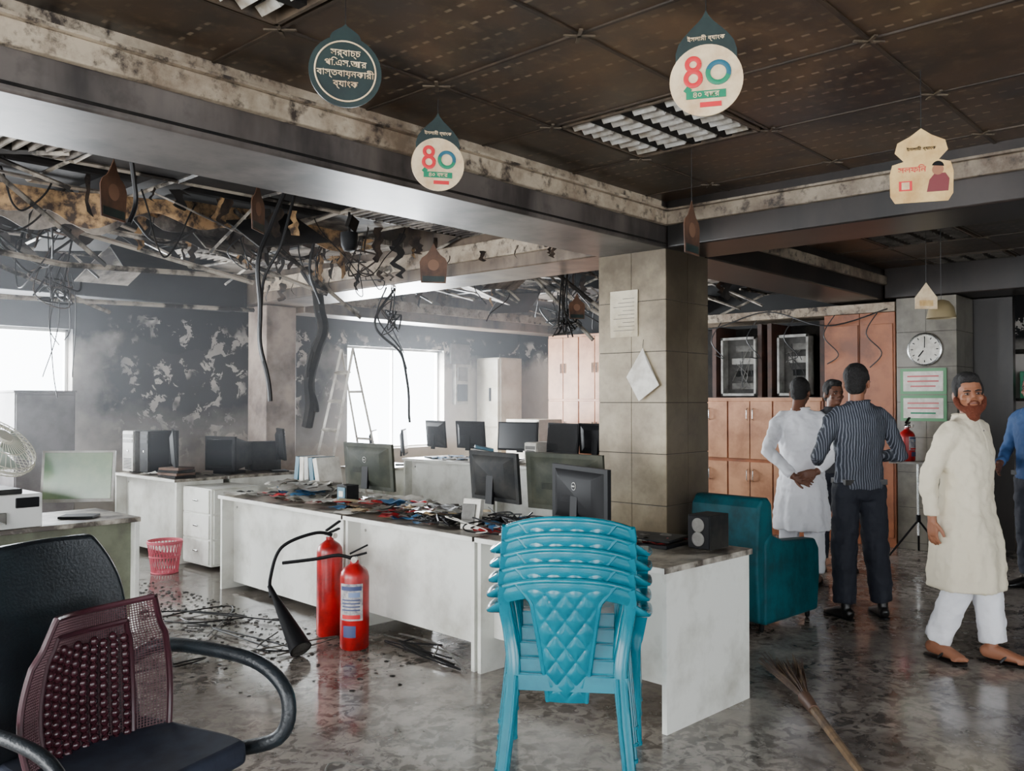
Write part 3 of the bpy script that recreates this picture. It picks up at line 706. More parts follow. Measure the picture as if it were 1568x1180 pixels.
b=B(); b.box((0,0,.09),(.04,.12,.17),PAPER,rot=(0,.25,.3)); b.box((-.03,.0,.09),(.008,.09,.12),GREY,rot=(0,.25,.3)); b.box((.02,0,.01),(.12,.13,.018),PAPER,rot=(0,0,.3)); b.build('desk_telephone',loc=RW(.17,1.5,t),rz=AR,bevel=.004)
b=B(); b.box((0,0,.09),(.1,.12,.16),DGREY); b.box((-.052,0,.1),(.006,.09,.11),STEALC); b.box((-.056,0,.11),(.004,.05,.04),PAPER); b.build('pos_terminal',loc=RW(.18,2.8,t),rz=AR,bevel=.006)
tz=.782
tower((3.97,8.85,tz),.1,.2,.3,.42,GREY,LGREY); tower((4.02,8.6,tz),0,.18,.3,.42,BLACK,DGREY)
monitor((4.12,8.2,tz),-.45,.72,.4,BLACK,stand=.04,logo=False)
b=B()
for k in range(4): b.box((0,0,.012+k*.024),(.2,.34-.03*k,.022),(SOOT,BROWN,DGREY,BROWN)[k],rot=(0,0,.1*k))
b.build('burnt_ledger_books',loc=(4.0,7.92,tz))
# bulky tube monitor on the left desk
b=B(); b.bx(-.03,.0,-.2,.2,.03,.37,BLACK); b.bx(-.034,-.03,-.17,.17,.06,.34,SCREEN)
b.poly([(0,-.19,.04),(0,.19,.04),(0,.19,.36),(0,-.19,.36),(.3,-.11,.08),(.3,.11,.08),(.3,.11,.29),(.3,-.11,.29)],[(4,5,6,7),(0,1,5,4)[::-1],(1,2,6,5)[::-1],(2,3,7,6)[::-1],(3,0,4,7)[::-1]],DGREY)
b.bx(.0,.2,-.12,.12,.0,.03,BLACK); b.build('tube_monitor',loc=(4.5,7.98,tz),rz=.25,bevel=.008)
tower((4.88,8.1,tz),-.2,.18,.3,.3,DGREY,BLACK); monitor((5.06,7.8,tz),-.4,.36,.32,BLACK,logo=False)
monitor((6.35,7.9,.752),-.8,.46,.3,BLACK,logo=False); monitor((6.8,7.9,.752),-.8,.46,.3,DGREY,logo=False)
hz=.862
for (x,y,r,m) in ((6.75,7.3,-.3,DGREY),(6.8,6.8,-.1,BLACK),(6.85,6.15,pi+.2,BLACK),(6.8,5.5,pi-.2,BLACK),(6.9,5.15,-.1,BLACK)):
    monitor((x,y,hz),r,.48,.3,m,logo=False)
tower((6.7,5.83,hz),0,.16,.3,.22,PAPER,PAPER,name='receipt_printer'); tower((6.72,4.85,hz),.2,.2,.3,.2,BLACK,BLACK)
b=B(); 
for k in range(5): b.box((.02*k,.01*k,.02+k*.03),(.2,.2,.028),(PAPER,STEALC,PAPER,LGREY,STEALC)[k],rot=(.05*k,0,.2*k))
b.build('file_stack',loc=(6.62,6.46,hz))
b=B(); 
for k in range(5): b.box((.0,.07*k,.165),(.22,.05,.28),(PAPER,STEALC,LGREY,PAPER,STEALC)[k],rot=(.1*k-.25,0,.0))
b.build('box_files',loc=(RW(.55,3.62,.752)))
monitor((2.3,5.86,.752),-2.25,.44,.33,LGREY,mat('screen_sooty_green',(86,112,84),.22,c2=(136,148,116),scale=2),stand=.1,tilt=.15)
def fan(loc,rz,r=.2,tilt=1.2,name='table_fan'):
    b=B(); FM=mat('fan_cage_cream',(206,202,186),.45); M=Matrix.Translation((0,0,r*math.sin(tilt)+.075))@Matrix.Rotation(tilt,4,'X')
    for rr,z in ((r,0),(r*.97,.03),(r*.97,-.03),(r*.6,.065),(r*.6,-.055),(r*.25,.08)):
        b.tube([(rr*math.cos(a),rr*math.sin(a),z) for a in [2*pi*i/36 for i in range(37)]],.004 if rr<r else .008,FM,n=6,M=M)
    for k in range(40):
        a=2*pi*k/40; c,s2=math.cos(a),math.sin(a)
        b.tube([(.04*c,.04*s2,.085),(r*.6*c,r*.6*s2,.065),(r*.97*c,r*.97*s2,.03),(r*c,r*s2,0),(r*.97*c,r*.97*s2,-.03),(r*.5*c,r*.5*s2,-.06)],.0022,FM,n=4,M=M)
    b.lathe([(0,.08),(.05,.08),(.05,.095),(0,.1)],FM,M=M); b.lathe([(0,-.09),(.05,-.085),(.06,-.06),(0,-.05)],FM,M=M)
    for k in range(3):
        a0=2*pi*k/3
        b.sheet(lambda u,v:((.03+u*r*.75)*math.cos(a0+(v-.5)*(.5+.6*u)),(.03+u*r*.75)*math.sin(a0+(v-.5)*(.5+.6*u)),(v-.5)*.06),6,6,.003,mat('fan_blade',(150,160,150),.3),M=M)
    b.build(name,loc,rz)
fan((1.85,5.96,.985),.5,.24,.75)
b=B(); W2=mat('printer_white',(206,206,202),.4); b.bx(0,.7,0,.5,0,.2,W2); b.bx(.03,.6,.03,.44,.2,.23,DGREY); b.bx(.05,.5,-.02,.0,.03,.1,GREY); b.bx(.08,.47,-.1,-.02,.04,.05,W2); b.bx(.55,.68,-.012,0,.12,.18,BLACK); b.build('office_printer',loc=(1.3,5.62,.752),rz=0,bevel=.012)
b=B(); PK=mat('basket_pink',(190,84,100),.45); 
for z,r in ((.0,.11),(.27,.145),(.255,.145),(.14,.127)): b.tube([(r*math.cos(a),r*math.sin(a),z+.006) for a in [2*pi*i/30 for i in range(31)]],.007,PK,n=6)
for k in range(30):
    a=2*pi*k/30
    for s3 in (.35,-.35): b.tube([(.11*math.cos(a),.11*math.sin(a),.005),(.145*math.cos(a+s3),.145*math.sin(a+s3),.27)],.0035,PK,n=4)
b.lathe([(0,0),(.11,0),(.11,.006),(0,.006)],PK); b.build('waste_basket',loc=(3.66,7.45,0))
random.seed(21)
CL=[PAPER,PAPER,SRED,mat('paper_blue',(70,130,180),.7),CREAM,BROWN,GREY,mat('paper_grey',(150,146,136),.8)]
def crumple(b,c,s,m):
    n=5; g=[[V(((i/n-.5)*s*1.3,(j/n-.5)*s,0)) for j in range(n+1)] for i in range(n+1)]; o=V((random.random()*50,random.random()*50,0)); a=random.uniform(0,6)
    vs=[];R=Matrix.Rotation(a,4,'Z')
    for i in range(n+1):
        for j in range(n+1):
            p=g[i][j]; h=noise.noise(p*14+o)*s*.28; vs.append(R@V((p.x+noise.noise(p*9-o)*s*.2,p.y,abs(h)+.003))+V(c))
    b.poly(vs,[(i*(n+1)+j,(i+1)*(n+1)+j,(i+1)*(n+1)+j+1,i*(n+1)+j+1) for i in range(n) for j in range(n)],m)
DC=empty('desk_clutter')
b=B()
for k in range(210):
    v=random.gauss(2.35,.33) if k<90 else random.uniform(.35,4.2); u=random.uniform(.05,.5) if k<90 else random.uniform(.06,.65)
    if 0.35<v<4.2: crumple(b,RW(u,v,.755+random.uniform(0,.07 if k<90 else .02)),random.uniform(.05,.16),random.choice(CL if k<90 else CL+[SOOT,SOOT,DGREY,SOOT]))
b.build('papers',parent=DC)
b=B()
for k in range(50): crumple(b,RW(random.uniform(.1,.6),random.uniform(3.2,3.85),.757+random.uniform(0,.11)),random.uniform(.08,.26),random.choice((PAPER,CL[3],PAPER,LGREY)))
b.build('plastic_bags',parent=DC)
b=B(); random.seed(31)
for k in range(40):
    v=random.uniform(.6,1.9); u=random.uniform(.05,.5); p=[RW(u+random.uniform(-.12,.12),v+random.uniform(-.2,.2),.762+random.uniform(0,.07)) for _ in range(5)]
    b.tube(bez(p,24),random.choice((.003,.005)),CAB if k%5 else PAPER,n=5)
b.build('cables',parent=DC)
b=B()
for k in range(40): crumple(b,(random.uniform(3.98,4.3),random.uniform(7.85,8.9),.785),random.uniform(.05,.12),random.choice((SOOT,GREY,PAPER,BROWN)))
b.build('ash_and_paper_scraps')
b=B()
for k in range(40): crumple(b,(random.uniform(6.6,7.1),random.uniform(4.9,7.4),.865),random.uniform(.05,.14),random.choice((SOOT,GREY,PAPER,PAPER,CL[3])))
b.build('ash_and_paper_scraps')
b=B(); random.seed(33)
for k in range(900):
    y=random.gauss(5.8,1.1); x=3.4-abs(random.gauss(0,.55))
    if y<3.4 or y>9: continue
    s=random.uniform(.004,.018); n=random.choice((4,5,6)); a0=random.uniform(0,6)
    vs=[(x+s*random.uniform(.5,1.4)*math.cos(a0+2*pi*i/n),y+s*random.uniform(.5,1.4)*math.sin(a0+2*pi*i/n),.003) for i in range(n)]+[(x,y,.004+s*.25)]
    b.poly(vs,[(i,(i+1)%n,n) for i in range(n)],random.choice((SOOT,SOOT,SOOT,TILD,GREY)))
b.build('floor_debris')
b=B()
for k in range(12):
    x=random.uniform(2.0,3.3); y=random.uniform(4.8,6.8); p=[(x+random.uniform(-.5,.3),y+random.uniform(-.5,.5),.01+random.uniform(0,.02)) for _ in range(5)]
    b.tube(bez(p,30),.005,CAB if k%4 else GREY,n=5)
for k in range(5):
    p=[RW(.02+random.uniform(-.1,.1),1.35+random.uniform(-.1,.9),.01+random.uniform(0,.05)) for _ in range(5)]; b.tube(bez(p,30),.005,GREY if k%2 else CAB,n=5)
b.tube(bez([(1.5,2.9,.01),(1.8,3.1,.012),(2.0,2.85,.01),(2.2,3.0,.01),(2.3,2.7,.01)],30),.004,GREY,n=5)
b.build('floor_cables')

# ---------------------------------------------------------------- fire extinguishers
extinguisher((3.40,4.68,0),.6,.083,0,hose=([(0,-.05,.64),(-.1,.02,.66),(-.28,.12,.58),(-.36,.12,.4),(-.4,.05,.3)],(-.4,.0,.3),(-.42,-.3,.05)),label=False)
extinguisher((3.33,4.33,0),.5,.088,-.75,hose=([(0,-.03,.54),(-.1,0,.56),(-.25,.05,.53),(-.45,.1,.5)],))

# ---------------------------------------------------------------- plastic chairs
def chair_mesh():
    b=B(); m=BLUEPL
    def yb(x,z): return -.20-(z-.42)*.24+.085*(x/.25)**2
    def top(u,v):
        x=(u-.5)*.50; zt=.815-.05*abs(x/.25)**2.4; zb=.755-.055*abs(x/.25)**2; z=zb+(zt-zb)*v
        return (x,yb(x,z)-.008*math.sin(v*pi),z)
    b.sheet(top,28,6,.008,m)
    b.tube([V(top(i/28,1))+V((0,-.002,0)) for i in range(29)],.011,m,n=8); 
    def pan(u,v):
        z=.315+v*.475; hw=.076+.066*v**1.2+.05*max(0,v-.85)/.15; x=(u-.5)*2*hw
        d=abs(math.sin((x+z*.72)*40)); e=abs(math.sin((x-z*.72)*40)); q=min(d,e)
        edge=min(1,min(u,1-u)*8,min(v,1-v)*12)
        return (x,yb(x,z)-.014*math.sqrt(q)*edge-.004,z)
    b.sheet(pan,40,84,.006,m)
    for u in (0,1): b.tube([V(pan(u,i/30)) for i in range(31)],.010,m,n=6)
    for sx in (-1,1):
        fr=bez([(sx*.243,yb(.243,.77),.77),(sx*.248,yb(.25,.7),.70),(sx*.228,yb(.23,.58),.58),(sx*.21,-.19,.44),(sx*.225,-.215,.25),(sx*.25,-.26,0)],30)
        b.tube(fr,[(.028-.005*abs(i/30-.5),.013) for i in range(len(fr))],m,n=10,ref=(1,0,0),sq=.7)
        b.tube([(sx*.198,-.195,.42),(sx*.21,-.215,.25),(sx*.236,-.255,.02)],[(.010,.02)]*3,m,n=8,ref=(1,0,0))
        arm=bez([(sx*.246,yb(.25,.68),.69),(sx*.30,-.12,.655),(sx*.31,.05,.645),(sx*.305,.17,.62),(sx*.285,.21,.52),(sx*.27,.215,.42),(sx*.27,.235,.2),(sx*.275,.255,0)],40)
        b.tube(arm,[(.03 if i<24 else .026,.012 if i<24 else .018) for i in range(len(arm))],m,n=10,ref=(1,0,0),sq=.7)
        b.cyl((sx*.25,-.26,0),(sx*.25,-.26,.012),.028,m,n=12); b.cyl((sx*.275,.255,0),(sx*.275,.255,.012),.028,m,n=12)
    def seat(u,v):
        a=(u-.5)*2; c=(v-.5)*2; w=.235+.02*v; r=1-.06*(a*a*c*c)
        return (a*w*r,.01+c*.215*r,.425-.018*(1-a*a)*(1-c*c))
    b.sheet(seat,16,16,.008,m)
    for (x0,y0,x1,y1) in ((-.235,-.2,.235,-.2),(-.255,.22,.255,.22),(-.235,-.2,-.255,.22),(.235,-.2,.255,.22)):
        b.box(((x0+x1)/2,(y0+y1)/2,.395),(math.hypot(x1-x0,y1-y0),.008,.06),m,rot=(0,0,math.atan2(y1-y0,x1-x0)))
    return b
e=empty('plastic_chair_stack',(2.86,2.28,0),math.radians(35)-pi/2)
o=chair_mesh().build('chair_1',parent=e,sharp=50)
for k in range(1,5):
    o2=bpy.data.objects.new('chair_%d'%(k+1),o.data); COL.objects.link(o2); o2.parent=e; o2.location=(random.uniform(-.004,.004),.022*k,.056*k)

# ---------------------------------------------------------------- armchair
b=B()
b.bx(.12,1.0,.14,.62,.1,.38,TEAL); b.bx(.2,.98,.15,.61,.36,.5,TEAL)
b.prism([(0.02,.08),(.2,.08),(.27,.5),(.24,.86),(.18,.9),(.08,.9),(.02,.84),(-.02,.5)],.72,TEAL,M=Matrix.Translation((0,.38,0)))
for y in (.08,.68):
    b.prism([(.1,.06),(1.02,.06),(1.06,.3),(1.05,.5),(.98,.57),(.4,.6),(.2,.66),(.1,.6)],.15,TEAL,M=Matrix.Translation((0,y,0)))
for x in (.15,.95):
    for y in (.08,.68): b.cyl((x,y,0),(x,y,.08),.025,BLACK,n=10)
o=b.build('armchair',loc=(5.2,2.60,0),bevel=.045,seg=4); o.scale=(.74,.72,.97); o.rotation_euler=(0,0,-.08)

# ---------------------------------------------------------------- broom
b=B(); random.seed(9); ST=mat('broom_stick',(126,102,76),.7,c2=(76,59,45),scale=10)
p0,p1=V((2.55,.58,.022)),V((4.2,1.86,.03))
d=(p1-p0)
b.tube([p0,p0+d*.5,p1],[.019,.016,.022],ST,n=8)
b.tube([p1-d.normalized()*.16,p1+d.normalized()*.02],[.026,.034],BROWN,n=10)
for k in range(170):
    a=random.uniform(-.19,.19); l=random.uniform(.4,.68); dd=Matrix.Rotation(a,3,'Z')@d.normalized(); s0=p1-d.normalized()*random.uniform(0,.08)
    b.tube([s0,s0+dd*l*.5+V((0,0,random.uniform(0,.03))),s0+dd*l+V((0,0,random.uniform(-.015,.05)))],[.004,.0035,.0015],random.choice((ST,BROWN)),n=4)
b.build('grass_broom')

# ---------------------------------------------------------------- office chair with lumbar mesh
e=empty('office_chair',(1.10,2.50,0),math.radians(-75)-pi/2)
LE=mat('black_leatherette',(17,23,28),.4,bump=.15,bscale=120,c2=(28,38,44),scale=5,lo=.5,hi=.7); 
b=B()
def backf(u,v):
    z=.50+v*.58; w=.245*(1-.5*max(0,v-.62)**2/.1444*.7); x=(u-.5)*2*w
    return (x,-.25-.12*v+.05*(u-.5)**2*4*.6,z)
b.sheet(backf,20,24,.05,LE)
b.build('backrest',parent=e,bevel=.015,seg=3)
b=B()
b.sheet(lambda u,v:((u-.5)*.5*(1-.12*(2*v-1)**4),(v-.5)*.5+.02,.46-.025*math.cos((u-.5)*3)*math.cos((v-.5)*3)+.02),14,14,.07,mat('seat_fabric_navy',(14,20,36),.8,c2=(28,36,52),scale=12)); b.build('seat',parent=e,bevel=.02,seg=3)
b=B()
b.tube(bez([(-.22,-.26,.66),(-.3,-.2,.71),(-.32,.02,.72),(-.325,.22,.70),(-.32,.33,.62),(-.3,.31,.5),(-.25,.1,.44)],40),.022,LE,n=12)
b.tube(bez([(.22,-.26,.60),(.3,-.2,.64),(.315,.0,.645),(.315,.14,.62),(.31,.21,.54),(.3,.18,.47),(.25,.1,.44)],40),.018,LE,n=12)
b.cyl((0,0,.12),(0,0,.42),.03,BLACK,n=14); b.box((0,0,.41),(.3,.3,.03),BLACK)
for k in range(5):
    a=2*pi*k/5; b.tube([(0,0,.13),(.28*math.cos(a),.28*math.sin(a),.075)],[(.03,.02),(.018,.014)],BLACK,n=8)
    b.lathe([(0,-.012),(.028,-.012),(.028,.012),(0,.012)],BLACK,M=Matrix.Translation((.28*math.cos(a),.28*math.sin(a),.03))@Matrix.Rotation(pi/2,4,'X'),n=14)
b.tube([(0,-.05,.42),(0,-.3,.44),(0,-.33,.7)],[(.03,.01)]*3,BLACK,n=8,ref=(1,0,0)); b.build('frame_and_arms',parent=e)
LM=mat('lumbar_maroon_frame',(58,26,34),.35); LB2=mat('lumbar_mesh_maroon',(70,38,44),.6); BD=mat('bead_maroon',(58,24,32),.22)
lb=empty('lumbar_support',(0,0,0)); lb.parent=e
def lum(u,v):
    z=.41+v*.48; w=.235*(.88+.16*math.sin(min(1,v*1.2)*pi)); w=w*(1-.22*max(0,v-.75)/.25)
    return V((u*w,-.17-.03*v+.09*u*u-.035*math.cos((v-.4)*3)+.05,z+.02*u*u))
b=B(); n=40
ol=[lum(-1+2*i/n,1) for i in range(n+1)]+[lum(1,1-i/n) for i in range(1,n+1)]+[lum(1-2*i/n,0) for i in range(1,n+1)]+[lum(-1,i/n) for i in range(1,n+1)]
b.tube(ol,.009,LM,n=8)
inn=[lum(-.62+1.24*i/n,.88) for i in range(n+1)]+[lum(.62,.88-.8*i/n) for i in range(1,n+1)]+[lum(.62-1.24*i/n,.08) for i in range(1,n+1)]+[lum(-.62,.08+.8*i/n) for i in range(1,n+1)]
b.tube(inn,.009,LM,n=8); b.build('frame',parent=lb)
b=B()
for i in range(61):
    u=-1+2*i/60; b.tube([lum(u,k/16) for k in range(17)],.0017,LB2,n=3,caps=False)
for j in range(63):
    v=j/62; b.tube([lum(-1+2*k/16,v) for k in range(17)],.0017,LB2,n=3,caps=False)
b.build('mesh_fabric',parent=lb)
b=B()
for i in range(9):
    for j in range(13):
        p=lum(-.53+1.06*i/8,.13+.70*(j+(.5 if i%2 else 0))/13)+V((0,.01,0)); b.ell(p,(.0135,.01,.015),BD,seg=10,rng=7)
b.build('massage_beads',parent=lb)

# ---------------------------------------------------------------- ladder
b=B(); LW=mat('ladder_white',(190,184,172),.45,c2=(120,110,98),scale=5)
for sx in (-.22,.22):
    b.tube([(sx,.45,0),(sx*.6,0,2.05)],[(.03,.014)]*2,LW,n=4); b.tube([(sx,-.45,0),(sx*.6,0,2.05)],[(.022,.012)]*2,LW,n=4)
for k in range(6):
    z=.3+k*.3; f=1-z/2.05; b.tube([(-.22*(.6+.4*f),.45*f,z),(.22*(.6+.4*f),.45*f,z)],[(.02,.03)]*2,LW,n=4)
for z in (.5,1.1,1.6): f=1-z/2.05; b.tube([(-.22*(.6+.4*f),-.45*f,z),(.22*(.6+.4*f),-.45*f,z)],.012,LW,n=6)
b.build('step_ladder',loc=(5.66,7.5,0),rz=1.4)

# ---------------------------------------------------------------- people
SK=mat('skin_brown',(142,92,66),.5); SKD=mat('skin_dark',(104,66,48),.5)
HAIR=mat('hair_black',(16,13,12),.7,bump=.6,bscale=160); BEARD=mat('beard_henna',(104,46,22),.85,bump=.8,bscale=180)
KC=mat('kurta_cream',(212,202,178),.8,bump=.4,bscale=12); KW=mat('kurta_white',(240,240,244),.8,bump=.4,bscale=10); TW=mat('trouser_white',(224,224,228),.8,bump=.4,bscale=14)
TN=mat('trouser_navy',(20,24,36),.8,bump=.3,bscale=14); SHB=mat('shoe_black',(16,15,15),.35); BS=mat('shirt_blue',(40,74,120),.75,bump=.3,bscale=16)
def m_stripe():
    b=NB('shirt_striped'); w=b.op('ADD',b.x,b.op('MULTIPLY',b.noise(5,2),.02)); f=b.op('SINE',b.op('MULTIPLY',w,2*pi/.016)); n=b.noise(12,3)
    c=b.mix(b.mr(f,.35,.9),(38,44,56),(116,120,130)); b.bump(n,.45,.02); return b.out(c,.75)
STR=m_stripe()
def hand(e,name,w,d,nrm,thumb,sk,curl=.35,s=1):
    b=B(); d=V(d).normalized(); nrm=V(nrm); nrm=(nrm-d*nrm.dot(d)).normalized(); sd=d.cross(nrm)*thumb; w=V(w)
    b.tube([w-d*.03,w,w+d*.03*s,w+d*.07*s,w+d*.092*s],[(.027,.021),(.027,.019),(.037,.017),(.041,.016),(.036,.012)],sk,n=12,ref=tuple(sd),sq=.85)
    for i in range(4):
        L=(.062,.074,.079,.071)[3-i]*s; p=w+d*.082*s+sd*(-.0295+.0197*i)*s; dd=d+sd*(-.06+.04*i); dd.normalize(); pts=[p-dd*.015,p]; c=curl*.4
        for q in (.45,.32,.25):
            c2=dd*math.cos(c)+nrm*math.sin(c); p=p+c2*L*q; pts.append(p); c+=curl
        b.tube(pts,[.0095,.0095,.009,.008,.0062],sk,n=8)
    p=w+d*.02*s+sd*.026*s; dd=(d*.75+sd*.55+nrm*.35).normalized(); pts=[p,p+dd*.035*s,p+dd*.055*s+d*.008,p+dd*.068*s+d*.024]
    b.tube(pts,[.014,.012,.0105,.008],sk,n=8)
    o=b.build(name,parent=e); remesh(o,.0042,2,.5)
def foot(e,name,ank,yaw,m,sk,sandal=False):
    ax,ay,az=ank; b=B(); M=Matrix.Translation((ax,ay,0))@Matrix.Rotation(yaw,4,'Z')
    mm=sk if sandal else m
    z0=.02 if sandal else .0
    b.tube([(0,-.07,.035+z0),(0,-.055,.04+z0),(0,0,.045+z0),(0,.07,.036+z0),(0,.13,.026+z0),(0,.175,.02+z0),(0,.19,.017+z0)],[(.02,.02),(.032,.035),(.036,.045),(.042,.036),(.046,.024),(.036,.018),(.015,.01)],mm,n=14,ref=(1,0,0),M=M,sq=.85)
    b.tube([(0,-.02,.03+z0),(0,-.015,.08),(0,-.01,az+.04)],[.036,.034,.036],mm if sandal else m,n=12,M=M)
    if sandal:
        for i in range(5):
            b.tube([( -.036+.018*i,.14,.03),(-.038+.019*i,.2-.009*abs(i-(1))*1.1,.03)],[.012,.0085],sk,n=8,M=M)
    o=b.build(name,parent=e); remesh(o,.006,2,.5)
    b=B()
    if sandal:
        b.tube([(0,-.085,.008),(0,-.07,.008),(0,0,.008),(0,.1,.008),(0,.18,.008),(0,.205,.008)],[(.01,.009),(.036,.009),(.038,.009),(.05,.009),(.044,.009),(.012,.009)],m,n=14,ref=(1,0,0),M=M)
        b.tube(bez([(-.048,.05,.02),(-.03,.09,.062),(.0,.13,.055)],8),.008,m,n=6,M=M); b.tube(bez([(.048,.05,.02),(.03,.09,.062),(.0,.13,.055)],8),.008,m,n=6,M=M)
    else:
        b.tube([(0,-.08,.007),(0,-.065,.007),(0,0,.007),(0,.1,.007),(0,.17,.007),(0,.2,.007)],[(.01,.007),(.035,.007),(.036,.007),(.048,.007),(.042,.007),(.012,.007)],BLACK,n=14,ref=(1,0,0),M=M)
    b.build(name+'_sole',parent=e)
def head(e,pos,yaw,pitch,sk,beard=None,hair=True,glasses=False,tilt=0):
    h=empty('head',pos); h.parent=e; h.rotation_euler=(pitch,tilt,yaw); b=B()
    b.ell((0,-.008,.035),(.074,.095,.088),sk,seg=24,rng=16); b.ell((0,.022,-.03),(.06,.07,.075),sk); b.ell((0,.045,-.075),(.038,.042,.03),sk)
    b.ell((0,.078,.03),(.05,.014,.012),sk); b.tube([(0,.08,.03),(0,.1,.0),(0,.108,-.018)],[.009,.013,.015],sk,n=8); b.ell((.013,.092,-.022),(.009,.01,.008),sk); b.ell((-.013,.092,-.022),(.009,.01,.008),sk)
    for sx in (-1,1):
        b.ell((sx*.077,-.012,-.005),(.01,.02,.033),sk,rot=(0,0,sx*.4)); b.ell((sx*.042,.06,-.02),(.022,.02,.02),sk)
    b.ell((0,.083,-.052),(.024,.012,.012),sk)
    b.tube([(0,-.03,-.2),(0,-.022,-.12),(0,-.012,-.04)],[(.062,.06),(.052,.054),(.054,.058)],sk,n=16,ref=(1,0,0))
    o=b.build('face',parent=h); remesh(o,.006,3,.5)
    b=B(); EW=mat('eye_white',(150,140,130),.35); LID=mat('eyelid_shadow',(76,46,34),.6)
    for sx in (-1,1):
        b.ell((sx*.03,.0775,.008),(.012,.008,.0048),EW,seg=14,rng=8); b.ell((sx*.03,.0845,.008),(.0056,.003,.005),BLACK,seg=10,rng=6)
        b.tube([(sx*.012,.092,.023),(sx*.03,.092,.027),(sx*.05,.078,.024)],[.003,.0046,.002],HAIR,n=6)
        b.tube([(sx*.014,.085,.010),(sx*.03,.0872,.0143),(sx*.046,.079,.010)],[.002,.0038,.002],LID,n=6)
        b.tube([(sx*.017,.084,.003),(sx*.03,.0855,.0),(sx*.043,.079,.003)],[.0015,.0028,.0015],LID,n=6)
    b.tube([(-.023,.086,-.052),(-.008,.0965,-.05),(.008,.0965,-.05),(.023,.086,-.052)],[.002,.0045,.0045,.002],mat('lips',(104,58,50),.5),n=6)
    if glasses:
        for sx in (-1,1):
            b.tube([(sx*.034+.022*math.cos(a),.1,.008+.016*math.sin(a)) for a in [2*pi*i/16 for i in range(17)]],.0018,BLACK,n=5); b.tube([(sx*.056,.1,.012),(sx*.082,.04,.012),(sx*.082,-.03,.006)],.002,BLACK,n=5)
    b.build('eyes_and_lips',parent=h)
    if hair:
        b=B(); b.ell((0,-.024,.052),(.083,.098,.09),HAIR,seg=24,rng=16); b.ell((0,.035,.098),(.058,.055,.036),HAIR); b.ell((0,-.055,-.01),(.07,.06,.07),HAIR)
        for sx in (-1,1): b.ell((sx*.072,.0,.03),(.012,.035,.04),HAIR)
        o=b.build('hair',parent=h); remesh(o,.007,2,.5); displace(o,.02,.008)
    if beard:
        b=B(); b.ell((0,.05,-.09),(.05,.048,.05),beard); b.tube(bez([(-.074,-.0,-.01),(-.068,.03,-.06),(-.035,.07,-.09),(0,.08,-.1),(.035,.07,-.09),(.068,.03,-.06),(.074,-.0,-.01)],24),[.012 if i in(0,24) else .019 for i in range(25)],beard,n=8)
        b.tube(bez([(-.034,.08,-.055),(-.016,.1,-.037),(0,.102,-.036),(.016,.1,-.037),(.034,.08,-.055)],16),[.006]*17,beard,n=6)
        b.ell((0,.06,-.125),(.036,.034,.036),beard)
        o=b.build('beard',parent=h); remesh(o,.006,2,.4); displace(o,.015,.01)
